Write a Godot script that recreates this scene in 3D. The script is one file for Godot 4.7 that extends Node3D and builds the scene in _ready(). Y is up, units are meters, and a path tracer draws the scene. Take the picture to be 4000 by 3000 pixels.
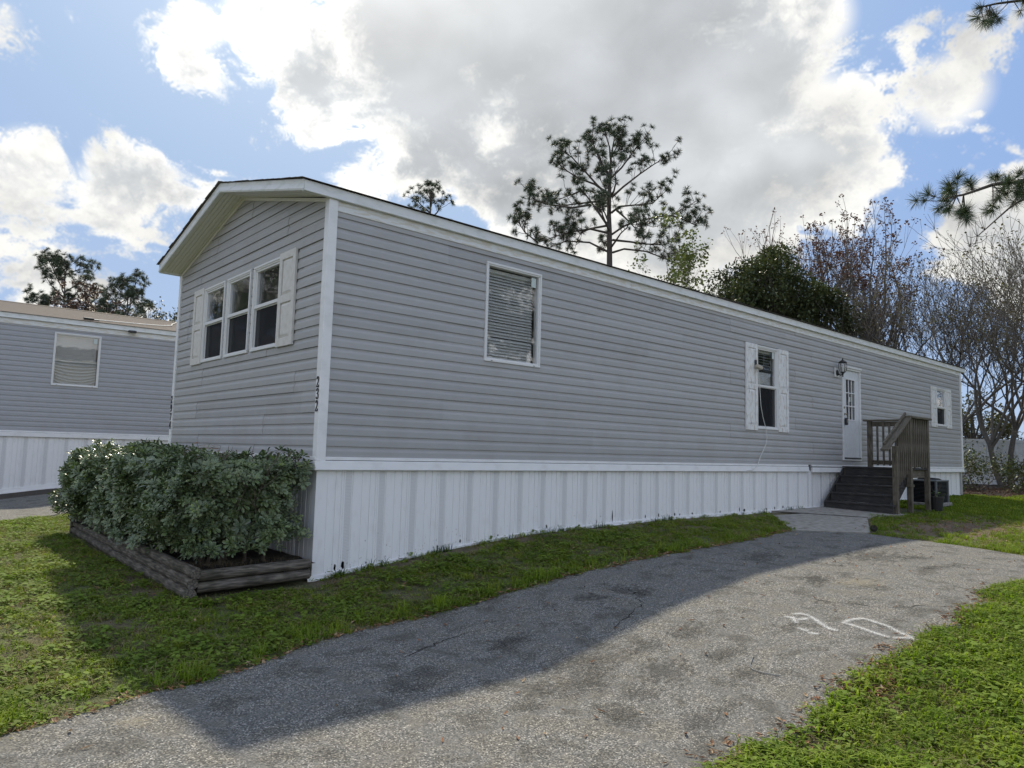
extends Node3D
# A grey single-wide manufactured home beside an asphalt drive, seen from the lawn with the sun behind the roof.
# World: the near corner of the home is the origin, +x runs along its long wall, +z points from that wall to the drive, y is up.

const HY := 1.23      # bottom of the siding above the ground at the near corner
const CC := 0.1143    # height of one siding course
const HL := 19.46     # length of the home
const HW := 4.83      # width of the home
const EAVE := 3.91    # underside of the fascia
const PITCH := 0.25
const SUN_TO := Vector3(0.408, 1.0, -0.795)
const UPV := Vector3.UP

var rng := RandomNumberGenerator.new()
var M := {}
var T := {}
var taken := {}
var nz := FastNoiseLite.new()


func _ready() -> void:
	rng.seed = 20
	nz.seed = 7
	nz.frequency = 1.0
	nz.fractal_octaves = 4
	set_camera()
	set_sky()
	set_sun()
	make_materials()
	make_ground()
	make_drive()
	make_home()
	make_neighbour()
	make_porch()
	make_small_things()
	make_bed()
	make_shrub()
	make_trees()
	make_back_corner()
	make_grass()
	make_litter()


func set_camera() -> void:
	var cam := Camera3D.new()
	cam.name = "camera"
	add_child(cam)
	var yaw := -0.8476112
	var pitch := 0.0935217
	var roll := 0.0268467
	var fwd := Vector3(cos(pitch) * cos(yaw), sin(pitch), cos(pitch) * sin(yaw))
	var right := Vector3(-sin(yaw), 0, cos(yaw))
	var up := right.cross(fwd)
	var r := right * cos(roll) + up * sin(roll)
	var u := up * cos(roll) - right * sin(roll)
	cam.transform = Transform3D(Basis(r, u, -fwd), Vector3(-3.3847, 1.3384, 6.7668))
	cam.fov = rad_to_deg(2.0 * atan(1500.0 / 2805.5))
	cam.near = 0.05
	cam.far = 600.0
	cam.current = true


func set_sun() -> void:
	var sun := DirectionalLight3D.new()
	sun.name = "sun"
	add_child(sun)
	sun.look_at_from_position(SUN_TO * 20.0, Vector3.ZERO, UPV)
	sun.light_energy = 1.5
	sun.light_color = Color(1.0, 0.955, 0.86)
	sun.light_angular_distance = 1.2
	sun.shadow_enabled = true


# ---------------------------------------------------------------- sky: broken cumulus over pale blue, by direction
var clouds: Array = [[36.6, 30.4, 10.9], [48.2, 29.0, 12.7], [57.0, 28.5, 10.5], [33.1, 23.8, 5.5], [44.5, 22.6, 9.2], [55.7, 20.6, 9.2], [64.5, 22.8, 7.0], [73.4, 24.5, 4.8],
	[15.8, 28.6, 4.1], [20.4, 30.1, 4.8], [24.7, 28.2, 4.1], [25.6, 25.3, 3.0], [4.2, 26.0, 3.0], [7.9, 27.4, 1.5], [6.2, 18.2, 4.1], [10.1, 17.9, 3.3], [13.9, 17.7, 3.0],
	[16.1, 17.1, 2.2], [14.3, 15.5, 1.8], [7.3, 10.9, 3.3], [10.6, 10.5, 2.6], [13.0, 9.5, 2.2], [76.5, 14.4, 4.3], [71.0, 28.6, 2.6], [64.5, 30.5, 5.0], [0.0, 17.5, 4.5], [-4.0, 9.0, 5.0],
	[38.0, 39.0, 12.0], [50.0, 40.0, 11.0], [60.0, 39.0, 8.0], [29.0, 19.5, 3.2], [36.0, 15.5, 4.0], [47.0, 14.5, 5.0]]
var n_cloud := FastNoiseLite.new()
var n_soft := FastNoiseLite.new()
var sky_gain := 1.0


func cloud_depth(az: float, el: float) -> float:
	var d := dir_of(az, el)
	var best := -9.0
	for b: Array in clouds:
		var ang := rad_to_deg(acos(clampf(d.dot(b[3]), -1.0, 1.0)))
		best = maxf(best, minf(float(b[2]) - ang, 7.0))
	return best


func dir_of(az: float, el: float) -> Vector3:
	var a := deg_to_rad(az)
	var e := deg_to_rad(el)
	return Vector3(sin(a) * cos(e), sin(e), -cos(a) * cos(e))


func sky_color(d: Vector3, depth: float, inside: float, sun: Vector3) -> Color:
	var p := d * (2.6 / (0.55 + maxf(d.y, 0.0)))
	var fine := n_cloud.get_noise_3dv(p * 1.9)
	var soft := n_soft.get_noise_3dv(p * 1.1 + Vector3(9, 3, 1))
	var t := lerpf(soft * 1.5 + 0.05, depth * 0.115 + soft * 0.22, inside) + fine * 0.62
	var ang := rad_to_deg(acos(clampf(d.dot(sun), -1.0, 1.0)))
	var near := exp(-ang * ang / 300.0)
	var haze := exp(-d.y * 4.2)
	var side := smoothstep(18.0, 58.0, ang)
	var blue := Color(0.39, 0.525, 0.74).lerp(Color(0.21, 0.37, 0.74), side).lerp(Color(0.56, 0.67, 0.78), haze * 0.8)
	blue += Color(0.55, 0.55, 0.52) * near
	var a := maxf(smoothstep(0.0, 0.19, t), inside * smoothstep(1.8, 3.6, depth))
	var billow := n_soft.get_noise_3dv(p * 2.3) * 0.26 + n_cloud.get_noise_3dv(p * 4.6 + Vector3(4, 4, 4)) * 0.30
	var thick := smoothstep(0.08, 0.66, t + billow)
	var back := smoothstep(50.0, 105.0, ang)
	var core := Color(0.42, 0.45, 0.485).lerp(Color(0.60, 0.62, 0.635), smoothstep(20.0, 42.0, ang)).lerp(Color(1.22, 1.22, 1.22), back)
	var edge := Color(0.98, 0.97, 0.93).lerp(Color(0.86, 0.85, 0.81), smoothstep(26.0, 44.0, ang)).lerp(Color(1.34, 1.32, 1.28), back)
	var c := edge.lerp(core, thick)
	c = c * (1.0 + 0.32 * n_soft.get_noise_3dv(p * 2.6 + Vector3(2, 8, 5)) + 0.10 * n_cloud.get_noise_3dv(p * 3.4))
	c += Color(1.0, 0.97, 0.9) * near * 0.9
	return blue.lerp(c, a) * sky_gain


func set_sky() -> void:
	n_cloud.seed = 11
	n_cloud.frequency = 1.0
	n_cloud.fractal_octaves = 6
	n_cloud.fractal_gain = 0.56
	n_cloud.domain_warp_enabled = true
	n_cloud.domain_warp_amplitude = 0.55
	n_cloud.domain_warp_frequency = 0.9
	n_cloud.domain_warp_fractal_octaves = 3
	n_soft.seed = 5
	n_soft.frequency = 0.8
	n_soft.fractal_octaves = 3
	for b: Array in clouds:
		if b.size() == 3:
			b.append(dir_of(b[0], b[1]))
	var sun := SUN_TO.normalized()
	var wide := Image.create_empty(1024, 256, false, Image.FORMAT_RGBF)
	for y in 256:
		for x in 1024:
			var az := (x + 0.5) / 1024.0 * 360.0
			var el := 90.0 - (y + 0.5) / 256.0 * 90.0
			wide.set_pixel(x, y, sky_color(dir_of(az, el), 0.0, 0.0, sun))
	wide.resize(4096, 1024, Image.INTERPOLATE_CUBIC)
	# the part of the sky that holds the large cloud bank, finer
	var cols := 1138      # 100 degrees from azimuth -8
	var rows := 540
	var coarse_w := 143
	var coarse_h := 68
	var deep := Image.create_empty(coarse_w, coarse_h, false, Image.FORMAT_RGF)
	for y in coarse_h:
		for x in coarse_w:
			var az := -8.0 + (x + 0.5) / coarse_w * 100.0
			var el := (rows - (y + 0.5) / coarse_h * rows) / 1024.0 * 90.0
			var inside := smoothstep(0.0, 5.0, minf(az + 8.0, minf(92.0 - az, (47.0 - el))))
			deep.set_pixel(x, y, Color(cloud_depth(az, el), inside, 0))
	deep.resize(cols, rows, Image.INTERPOLATE_CUBIC)
	for y in rows:
		var el := (rows - y - 0.5) / 1024.0 * 90.0
		for x in cols:
			var az := -8.0 + (x + 0.5) / cols * 100.0
			var q := deep.get_pixel(x, y)
			wide.set_pixel(posmod(x - 91, 4096), 1024 - rows + y, sky_color(dir_of(az, el), q.r, q.g, sun))
	var all := Image.create_empty(4096, 2048, false, Image.FORMAT_RGBF)
	all.fill(Color(0.16, 0.17, 0.14))
	all.blit_rect(wide, Rect2i(0, 0, 4096, 1024), Vector2i.ZERO)
	var mat := PanoramaSkyMaterial.new()
	mat.panorama = ImageTexture.create_from_image(all)
	var sky := Sky.new()
	sky.sky_material = mat
	var env := Environment.new()
	env.background_mode = Environment.BG_SKY
	env.sky = sky
	env.ambient_light_source = Environment.AMBIENT_SOURCE_SKY
	env.tonemap_mode = Environment.TONE_MAPPER_LINEAR
	env.tonemap_exposure = 1.08
	env.sdfgi_enabled = true
	env.ssao_enabled = true
	env.ssil_enabled = true
	var we := WorldEnvironment.new()
	we.name = "sky_environment"
	we.environment = env
	add_child(we)


# ---------------------------------------------------------------- geometry helpers
class Geo:
	var v := PackedVector3Array()
	var n := PackedVector3Array()
	var t := PackedVector2Array()
	var c := PackedColorArray()
	var ix := PackedInt32Array()
	var col := Color.WHITE

	func tri(a: Vector3, b: Vector3, d: Vector3) -> void:
		var nn := (b - a).cross(d - a).normalized()
		var k := v.size()
		v.append(a); v.append(b); v.append(d)
		for i in 3:
			n.append(nn)
			t.append(Vector2(i % 2, i / 2))
			c.append(col)
		ix.append(k); ix.append(k + 2); ix.append(k + 1)

	func quad(a: Vector3, b: Vector3, d: Vector3, e: Vector3, out := Vector3.ZERO, us := 1.0, vs := 1.0) -> void:
		var nn := (d - a).cross(e - b).normalized()
		if out != Vector3.ZERO and nn.dot(out) < 0.0:
			var w := b
			b = e
			e = w
			nn = -nn
			var k2 := v.size()
			v.append(a); v.append(b); v.append(d); v.append(e)
			t.append(Vector2(0, 0)); t.append(Vector2(0, vs)); t.append(Vector2(us, vs)); t.append(Vector2(us, 0))
			for i in 4:
				n.append(nn)
				c.append(col)
			ix.append(k2); ix.append(k2 + 2); ix.append(k2 + 1); ix.append(k2); ix.append(k2 + 3); ix.append(k2 + 2)
			return
		var k := v.size()
		v.append(a); v.append(b); v.append(d); v.append(e)
		t.append(Vector2(0, 0)); t.append(Vector2(us, 0)); t.append(Vector2(us, vs)); t.append(Vector2(0, vs))
		for i in 4:
			n.append(nn)
			c.append(col)
		ix.append(k); ix.append(k + 2); ix.append(k + 1); ix.append(k); ix.append(k + 3); ix.append(k + 2)

	func poly(ps: Array, out: Vector3) -> void:
		for i in range(1, ps.size() - 1):
			var nn: Vector3 = (ps[i] - ps[0]).cross(ps[i + 1] - ps[0])
			if nn.dot(out) >= 0.0:
				tri(ps[0], ps[i], ps[i + 1])
			else:
				tri(ps[0], ps[i + 1], ps[i])

	# a box with chamfered edges (ch = 0: a plain one), turned by b
	func box(o: Vector3, s: Vector3, ch := 0.0, b := Basis.IDENTITY) -> void:
		var h := s * 0.5
		ch = minf(ch, minf(h.x, minf(h.y, h.z)) * 0.6)
		for axis in 3:
			var i := axis
			var j := (axis + 1) % 3
			var k := (axis + 2) % 3
			for sg: float in [-1.0, 1.0]:
				var ps: Array[Vector3] = []
				for q: Vector2 in [Vector2(-1, -1), Vector2(1, -1), Vector2(1, 1), Vector2(-1, 1)]:
					var p := Vector3.ZERO
					p[i] = h[i] * sg
					p[j] = (h[j] - ch) * q.x
					p[k] = (h[k] - ch) * q.y
					ps.append(o + b * p)
				var out := Vector3.ZERO
				out[i] = sg
				quad(ps[0], ps[1], ps[2], ps[3], b * out)
		if ch <= 0.0:
			return
		for axis in 3:
			var i := axis
			var j := (axis + 1) % 3
			var k := (axis + 2) % 3
			for sj: float in [-1.0, 1.0]:
				for sk: float in [-1.0, 1.0]:
					var a := Vector3.ZERO
					var d := Vector3.ZERO
					a[i] = h[i] - ch; a[j] = h[j] * sj; a[k] = (h[k] - ch) * sk
					d[i] = h[i] - ch; d[j] = (h[j] - ch) * sj; d[k] = h[k] * sk
					var a2 := a
					var d2 := d
					a2[i] = -a[i]
					d2[i] = -d[i]
					var out := Vector3.ZERO
					out[j] = sj
					out[k] = sk
					quad(o + b * a, o + b * d, o + b * d2, o + b * a2, b * out)
		for sx: float in [-1.0, 1.0]:
			for sy: float in [-1.0, 1.0]:
				for sz: float in [-1.0, 1.0]:
					var sg := Vector3(sx, sy, sz)
					poly([o + b * (Vector3(h.x, h.y - ch, h.z - ch) * sg), o + b * (Vector3(h.x - ch, h.y, h.z - ch) * sg), o + b * (Vector3(h.x - ch, h.y - ch, h.z) * sg)], b * sg)

	# a round, tapering tube through points
	func tube(ps: Array, rs: Array, sides := 6, capped := true) -> void:
		var m := ps.size()
		var start := v.size()
		var side := Vector3.ZERO
		for i in m:
			var p: Vector3 = ps[i]
			var f: Vector3 = (ps[mini(i + 1, m - 1)] - ps[maxi(i - 1, 0)]).normalized()
			if side == Vector3.ZERO:
				side = f.cross(Vector3.UP if absf(f.y) < 0.9 else Vector3.RIGHT).normalized()
			side = (side - f * side.dot(f)).normalized()
			var o := f.cross(side)
			for k in sides:
				var a := TAU * k / sides
				var d := side * cos(a) + o * sin(a)
				v.append(p + d * float(rs[i]))
				n.append(d)
				t.append(Vector2(float(k) / sides, i))
				c.append(col)
		for i in m - 1:
			for k in sides:
				var a := start + i * sides + k
				var b := start + i * sides + (k + 1) % sides
				ix.append(a); ix.append(b + sides); ix.append(b)
				ix.append(a); ix.append(a + sides); ix.append(b + sides)
		if capped:
			for e: int in [0, m - 1]:
				var f: Vector3 = (ps[1] - ps[0]).normalized() * -1.0 if e == 0 else (ps[m - 1] - ps[m - 2]).normalized()
				var ring := []
				for k in sides:
					ring.append(v[start + e * sides + k])
				poly(ring, f)

	# a turned shape: radii rs at heights ys about an upright axis through o
	func lathe(o: Vector3, ys: Array, rs: Array, sides := 12) -> void:
		for i in ys.size() - 1:
			for k in sides:
				var a := TAU * k / sides
				var b := TAU * (k + 1) / sides
				var da := Vector3(cos(a), 0, sin(a))
				var db := Vector3(cos(b), 0, sin(b))
				var out := (da + db) * 0.5 * maxf(absf(ys[i + 1] - ys[i]), 0.0001) + Vector3(0, float(rs[i]) - float(rs[i + 1]), 0) * signf(float(ys[i + 1]) - float(ys[i]) + 1e-9)
				if rs[i] > 0.0 and rs[i + 1] > 0.0:
					quad(o + da * float(rs[i]) + Vector3(0, ys[i], 0), o + db * float(rs[i]) + Vector3(0, ys[i], 0), o + db * float(rs[i + 1]) + Vector3(0, ys[i + 1], 0), o + da * float(rs[i + 1]) + Vector3(0, ys[i + 1], 0), out)
				elif rs[i] > 0.0:
					poly([o + da * float(rs[i]) + Vector3(0, ys[i], 0), o + db * float(rs[i]) + Vector3(0, ys[i], 0), o + Vector3(0, ys[i + 1], 0)], out)
				elif rs[i + 1] > 0.0:
					poly([o + Vector3(0, ys[i], 0), o + db * float(rs[i + 1]) + Vector3(0, ys[i + 1], 0), o + da * float(rs[i + 1]) + Vector3(0, ys[i + 1], 0)], out)

	func mesh() -> ArrayMesh:
		var a := []
		a.resize(Mesh.ARRAY_MAX)
		a[Mesh.ARRAY_VERTEX] = v
		a[Mesh.ARRAY_NORMAL] = n
		a[Mesh.ARRAY_TEX_UV] = t
		a[Mesh.ARRAY_COLOR] = c
		a[Mesh.ARRAY_INDEX] = ix
		var m := ArrayMesh.new()
		if v.size() > 0:
			m.add_surface_from_arrays(Mesh.PRIMITIVE_TRIANGLES, a)
		return m


func numbered(called: String) -> String:
	var k: int = taken.get(called, -1) + 1
	taken[called] = k
	return called if k == 0 else "%s_%03d" % [called, k]


func put(parent: Node, called: String, mesh: Mesh, mat: Material) -> MeshInstance3D:
	var o := MeshInstance3D.new()
	o.name = numbered(called) if parent == self else called
	o.mesh = mesh
	o.material_override = mat
	parent.add_child(o, true)
	return o


func part(parent: Node, called: String, g: Geo, mat: Material) -> MeshInstance3D:
	return put(parent, called, g.mesh(), mat)


func holder(parent: Node, called: String) -> Node3D:
	var o := Node3D.new()
	o.name = called
	parent.add_child(o, true)
	return o


func thing(called: String, label: String, category: String, at := Vector3.ZERO, group := "") -> Node3D:
	var o := Node3D.new()
	o.name = numbered(called)
	add_child(o)
	o.position = at
	tag(o, label, category, group)
	return o


func tag(o: Node, label: String, category: String, group := "") -> void:
	o.set_meta("label", label)
	o.set_meta("category", category)
	if group:
		o.set_meta("group", group)


func structure(called: String, g: Geo, mat: Material) -> MeshInstance3D:
	var o := part(self, called, g, mat)
	o.set_meta("kind", "structure")
	return o


func copies(parent: Node, called: String, mesh: Mesh, mat: Material, at: Array, cols: Array) -> MultiMeshInstance3D:
	var mm := MultiMesh.new()
	mm.transform_format = MultiMesh.TRANSFORM_3D
	mm.use_colors = true
	mm.mesh = mesh
	mm.instance_count = at.size()
	for i in at.size():
		mm.set_instance_transform(i, at[i])
		mm.set_instance_color(i, cols[i])
	var o := MultiMeshInstance3D.new()
	o.name = numbered(called) if parent == self else called
	o.multimesh = mm
	o.material_override = mat
	o.set_meta("kind", "stuff")
	parent.add_child(o, true)
	return o


# ---------------------------------------------------------------- materials
func lin(r: float, g: float, b: float) -> Color:
	return Color(r, g, b).linear_to_srgb()


func plain(called: String, c: Color, rough := 0.6, spec := 0.5) -> StandardMaterial3D:
	var m := StandardMaterial3D.new()
	m.resource_name = called
	m.albedo_color = c.linear_to_srgb()
	m.roughness = rough
	m.metallic_specular = spec
	M[called] = m
	return m


func noise_tex(sd: int, freq: float, stops: Array, cols: Array, size := 512, oct := 4, kind := FastNoiseLite.TYPE_SIMPLEX_SMOOTH) -> NoiseTexture2D:
	var f := FastNoiseLite.new()
	f.noise_type = kind
	f.seed = sd
	f.frequency = freq
	f.fractal_octaves = oct
	if kind == FastNoiseLite.TYPE_CELLULAR:
		f.fractal_type = FastNoiseLite.FRACTAL_NONE
		f.cellular_return_type = FastNoiseLite.RETURN_CELL_VALUE
	var g := Gradient.new()
	g.offsets = PackedFloat32Array(stops)
	var pc := PackedColorArray()
	for c: Color in cols:
		pc.append(c.linear_to_srgb())
	g.colors = pc
	var t := NoiseTexture2D.new()
	t.width = size
	t.height = size
	t.seamless = true
	t.seamless_blend_skirt = 0.2
	t.noise = f
	t.color_ramp = g
	return t


func bump_tex(sd: int, freq: float, size := 512, oct := 4, kind := FastNoiseLite.TYPE_SIMPLEX_SMOOTH) -> NoiseTexture2D:
	return noise_tex(sd, freq, [0.0, 1.0], [Color.BLACK, Color.WHITE], size, oct, kind)


# a material whose colour wanders between stops over `metres` of surface
func stained(called: String, sd: int, freq: float, stops: Array, cols: Array, metres: Vector3, rough := 0.7, size := 512, oct := 4) -> StandardMaterial3D:
	var m := plain(called, Color.WHITE, rough)
	m.albedo_texture = noise_tex(sd, freq, stops, cols, size, oct)
	m.uv1_triplanar = true
	m.uv1_world_triplanar = true
	m.uv1_triplanar_sharpness = 8.0
	m.uv1_scale = Vector3(1.0 / metres.x, 1.0 / metres.y, 1.0 / metres.z)
	return m


func over(m: StandardMaterial3D, tex: Texture2D, metres: float, how := BaseMaterial3D.BLEND_MODE_MUL) -> void:
	m.detail_enabled = true
	m.detail_albedo = tex
	m.detail_blend_mode = how
	m.detail_uv_layer = BaseMaterial3D.DETAIL_UV_2
	m.uv2_triplanar = true
	m.uv2_world_triplanar = true
	m.uv2_triplanar_sharpness = 8.0
	m.uv2_scale = Vector3.ONE / metres


func leafy(called: String, rough := 0.45, back := Color(0.5, 0.5, 0.35)) -> StandardMaterial3D:
	var m := plain(called, Color.WHITE, rough)
	m.vertex_color_use_as_albedo = true
	m.backlight_enabled = true
	m.backlight = back
	m.cull_mode = BaseMaterial3D.CULL_DISABLED
	return m


func make_materials() -> void:
	var w := Color(1, 1, 1)
	# grey vinyl, three batches that aged a little differently
	var grime := noise_tex(31, 0.006, [0.0, 0.45, 0.62, 1.0], [Color(0.93, 0.92, 0.91), w, w, Color(0.96, 0.96, 0.97)], 512, 5)
	for k in 3:
		var s: float = [1.0, 0.965, 1.03][k]
		var m := stained("siding_%d" % k, 40 + k, 0.02, [0.0, 1.0], [Color(0.385, 0.382, 0.378) * s, Color(0.41, 0.407, 0.402) * s], Vector3(1.6, 0.5, 1.6), 0.55)
		over(m, grime, 2.4)
	var m := stained("neighbour_siding", 44, 0.02, [0.0, 1.0], [Color(0.355, 0.36, 0.375), Color(0.385, 0.39, 0.405)], Vector3(1.6, 0.5, 1.6), 0.55)
	over(m, grime, 2.4)
	# white vinyl and aluminium, with wash marks
	var white := stained("white", 51, 0.012, [0.0, 0.5, 1.0], [Color(0.70, 0.70, 0.69), Color(0.79, 0.79, 0.79), Color(0.82, 0.82, 0.82)], Vector3(1.7, 1.1, 1.7), 0.42)
	white.heightmap_enabled = false
	stained("fascia", 52, 0.016, [0.0, 0.35, 0.5, 1.0], [Color(0.60, 0.62, 0.58), Color(0.68, 0.70, 0.68), Color(0.74, 0.755, 0.75), Color(0.76, 0.77, 0.77)], Vector3(2.4, 0.9, 2.4), 0.5, 512, 6)
	stained("frieze", 53, 0.02, [0.0, 0.38, 0.5, 0.62, 1.0], [Color(0.60, 0.57, 0.49), Color(0.66, 0.64, 0.57), Color(0.70, 0.705, 0.69), Color(0.73, 0.745, 0.75), Color(0.69, 0.70, 0.67)], Vector3(2.6, 0.45, 2.6), 0.55, 512, 6)
	stained("soffit", 54, 0.02, [0.0, 1.0], [Color(0.72, 0.70, 0.65), Color(0.78, 0.765, 0.72)], Vector3(1.2, 1.2, 1.2), 0.55)
	stained("shutter", 55, 0.015, [0.0, 0.5, 1.0], [Color(0.56, 0.53, 0.48), Color(0.64, 0.62, 0.58), Color(0.68, 0.66, 0.63)], Vector3(0.8, 0.8, 0.8), 0.5)
	stained("shutter_white", 56, 0.018, [0.0, 0.3, 0.45, 1.0], [Color(0.42, 0.37, 0.29), Color(0.60, 0.57, 0.52), Color(0.74, 0.74, 0.73), Color(0.78, 0.78, 0.78)], Vector3(0.5, 1.6, 0.5), 0.5, 512, 5)
	stained("skirting", 57, 0.014, [0.0, 0.28, 0.42, 1.0], [Color(0.75, 0.75, 0.735), Color(0.79, 0.79, 0.785), Color(0.815, 0.815, 0.815), Color(0.83, 0.83, 0.83)], Vector3(0.8, 2.2, 0.8), 0.4, 512, 5)
	stained("door_white", 58, 0.02, [0.0, 0.35, 1.0], [Color(0.56, 0.57, 0.56), Color(0.66, 0.68, 0.70), Color(0.70, 0.72, 0.74)], Vector3(0.7, 1.6, 0.7), 0.42)
	plain("frame_white", Color(0.72, 0.72, 0.71), 0.4)
	plain("inside", Color(0.085, 0.08, 0.074), 0.9)
	plain("slat", Color(0.74, 0.76, 0.74), 0.55)
	plain("black_paint", Color(0.012, 0.012, 0.014), 0.45)
	plain("dark_metal", Color(0.03, 0.031, 0.033), 0.45)
	plain("number_black", Color(0.01, 0.01, 0.012), 0.4)
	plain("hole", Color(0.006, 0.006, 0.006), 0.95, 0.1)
	plain("mud", Color(0.11, 0.095, 0.06), 0.95, 0.2)
	plain("paper", Color(0.55, 0.62, 0.60), 0.7)
	plain("brass", Color(0.35, 0.31, 0.24), 0.35).metallic = 0.8
	plain("cable", Color(0.62, 0.62, 0.59), 0.6)
	plain("plastic_beige", Color(0.42, 0.38, 0.31), 0.6)
	plain("lock_case", Color(0.02, 0.021, 0.024), 0.5)
	plain("steel", Color(0.5, 0.5, 0.5), 0.3).metallic = 1.0
	# window glass, a little uneven as rolled panes are
	for k in 3:
		var gl := plain("glass_%d" % k, Color(0.05, 0.06, 0.055), 0.03, 0.5)
		gl.transparency = BaseMaterial3D.TRANSPARENCY_ALPHA
		gl.albedo_color.a = [0.04, 0.05, 0.08][k]
		gl.normal_enabled = true
		var f := FastNoiseLite.new()
		f.seed = 60 + k
		f.frequency = 0.006
		f.fractal_octaves = 2
		var t := NoiseTexture2D.new()
		t.width = 512
		t.height = 512
		t.seamless = true
		t.noise = f
		t.as_normal_map = true
		t.bump_strength = 3.0
		gl.normal_texture = t
		gl.normal_scale = [0.12, 0.30, 0.06][k]
		gl.uv1_triplanar = true
		gl.uv1_world_triplanar = true
		gl.uv1_scale = Vector3.ONE / 0.7
	var sc := plain("screen", Color(0.02, 0.021, 0.024), 0.8, 0.3)
	sc.transparency = BaseMaterial3D.TRANSPARENCY_ALPHA
	sc.albedo_color.a = 0.72
	var lg := plain("lantern_glass", Color(0.5, 0.5, 0.48), 0.12)
	lg.transparency = BaseMaterial3D.TRANSPARENCY_ALPHA
	lg.albedo_color.a = 0.25
	# the stamped vent strip: staggered slots through the sheet
	var im := Image.create_empty(128, 128, false, Image.FORMAT_RGB8)
	im.fill(lin(0.76, 0.76, 0.76))
	for row in 4:
		for k in 4:
			var x := k * 32 + (16 if row % 2 else 0)
			im.fill_rect(Rect2i(x + 5, row * 32 + 5, 10, 22), lin(0.26, 0.265, 0.27))
			im.fill_rect(Rect2i(x + 5, row * 32 + 24, 10, 4), lin(0.45, 0.45, 0.45))
	var vm := plain("vent_strip", Color.WHITE, 0.5)
	vm.albedo_texture = ImageTexture.create_from_image(im)
	# roofing
	m = stained("shingle", 70, 0.09, [0.0, 0.45, 0.55, 1.0], [Color(0.07, 0.058, 0.051), Color(0.115, 0.096, 0.084), Color(0.14, 0.118, 0.103), Color(0.20, 0.175, 0.155)], Vector3(0.9, 0.9, 0.9), 0.92)
	plain("shingle_dark", Color(0.03, 0.024, 0.022), 0.9)
	# timber: grain runs along one axis
	var gs := [0.0, 0.3, 0.5, 0.68, 1.0]
	for k in 3:
		var axis: Vector3 = [Vector3(1.6, 0.16, 0.16), Vector3(0.16, 1.6, 0.16), Vector3(0.16, 0.16, 1.6)][k]
		var wd := stained("wood_%s" % "xyz"[k], 80 + k, 0.014, gs, [Color(0.05, 0.043, 0.032), Color(0.095, 0.08, 0.06), Color(0.125, 0.108, 0.083), Color(0.155, 0.135, 0.105), Color(0.20, 0.18, 0.15)], axis, 0.85, 512, 5)
		over(wd, noise_tex(90, 0.01, [0.0, 0.42, 0.56, 1.0], [Color(0.55, 0.57, 0.50), Color(0.88, 0.88, 0.84), w, w], 256, 4), 0.9)
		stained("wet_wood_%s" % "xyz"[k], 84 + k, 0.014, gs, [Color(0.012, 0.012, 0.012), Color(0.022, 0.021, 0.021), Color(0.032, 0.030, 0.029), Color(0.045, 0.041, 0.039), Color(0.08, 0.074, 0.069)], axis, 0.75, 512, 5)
		var lw := stained("log_%s" % "xyz"[k], 94 + k, 0.012, gs, [Color(0.03, 0.027, 0.022), Color(0.07, 0.061, 0.05), Color(0.12, 0.105, 0.086), Color(0.17, 0.15, 0.125), Color(0.30, 0.265, 0.21)], axis * Vector3(0.9, 0.9, 0.9), 0.9, 512, 5)
		over(lw, noise_tex(97, 0.012, [0.0, 0.4, 0.52, 1.0], [Color(0.4, 0.42, 0.36), Color(0.75, 0.75, 0.7), w, w], 256, 4), 1.1)
	# ground
	var asphalt := plain("asphalt", Color.WHITE, 0.9, 0.35)
	asphalt.albedo_texture = noise_tex(3, 0.115, [0.0, 0.18, 0.45, 0.7, 0.9, 1.0], [Color(0.055, 0.055, 0.054), Color(0.088, 0.088, 0.086), Color(0.128, 0.127, 0.122), Color(0.178, 0.175, 0.164), Color(0.26, 0.253, 0.235), Color(0.46, 0.447, 0.415)], 1024, 1, FastNoiseLite.TYPE_CELLULAR)
	asphalt.uv1_triplanar = true
	asphalt.uv1_world_triplanar = true
	asphalt.uv1_scale = Vector3.ONE / 0.83
	asphalt.heightmap_enabled = true
	asphalt.heightmap_texture = bump_tex(3, 0.115, 1024, 1, FastNoiseLite.TYPE_CELLULAR)
	asphalt.heightmap_scale = 0.25
	over(asphalt, noise_tex(8, 0.009, [0.0, 0.26, 0.38, 0.5, 0.72, 1.0], [Color(0.55, 0.54, 0.52), Color(0.72, 0.71, 0.68), Color(0.94, 0.94, 0.92), w, Color(1.0, 0.975, 0.92), Color(0.88, 0.86, 0.81)], 1024, 6), 3.6)
	m = stained("concrete", 104, 0.02, [0.0, 0.35, 0.6, 1.0], [Color(0.13, 0.12, 0.10), Color(0.24, 0.225, 0.20), Color(0.29, 0.275, 0.245), Color(0.36, 0.345, 0.31)], Vector3(1.6, 1.6, 1.6), 0.9, 512, 6)
	m = stained("soil", 105, 0.05, [0.0, 0.4, 0.65, 1.0], [Color(0.45, 0.45, 0.43), Color(0.8, 0.8, 0.79), Color(1.0, 1.0, 1.0), Color(1.0, 1.0, 1.0)], Vector3(0.55, 0.55, 0.55), 0.95, 512, 5)
	m.vertex_color_use_as_albedo = true
	m.heightmap_enabled = true
	m.heightmap_texture = bump_tex(106, 0.05, 512, 5)
	m.heightmap_scale = 2.0
	# plants
	leafy("grass_leaf", 0.65, Color(0.9, 0.95, 0.55)).metallic_specular = 0.3
	leafy("shrub_leaf", 0.27, Color(0.35, 0.38, 0.25))
	leafy("tree_leaf", 0.5, Color(0.5, 0.5, 0.35))
	leafy("needle", 0.5, Color(0.3, 0.32, 0.22))
	leafy("dry_leaf", 0.8, Color(0.4, 0.36, 0.28))
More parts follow.
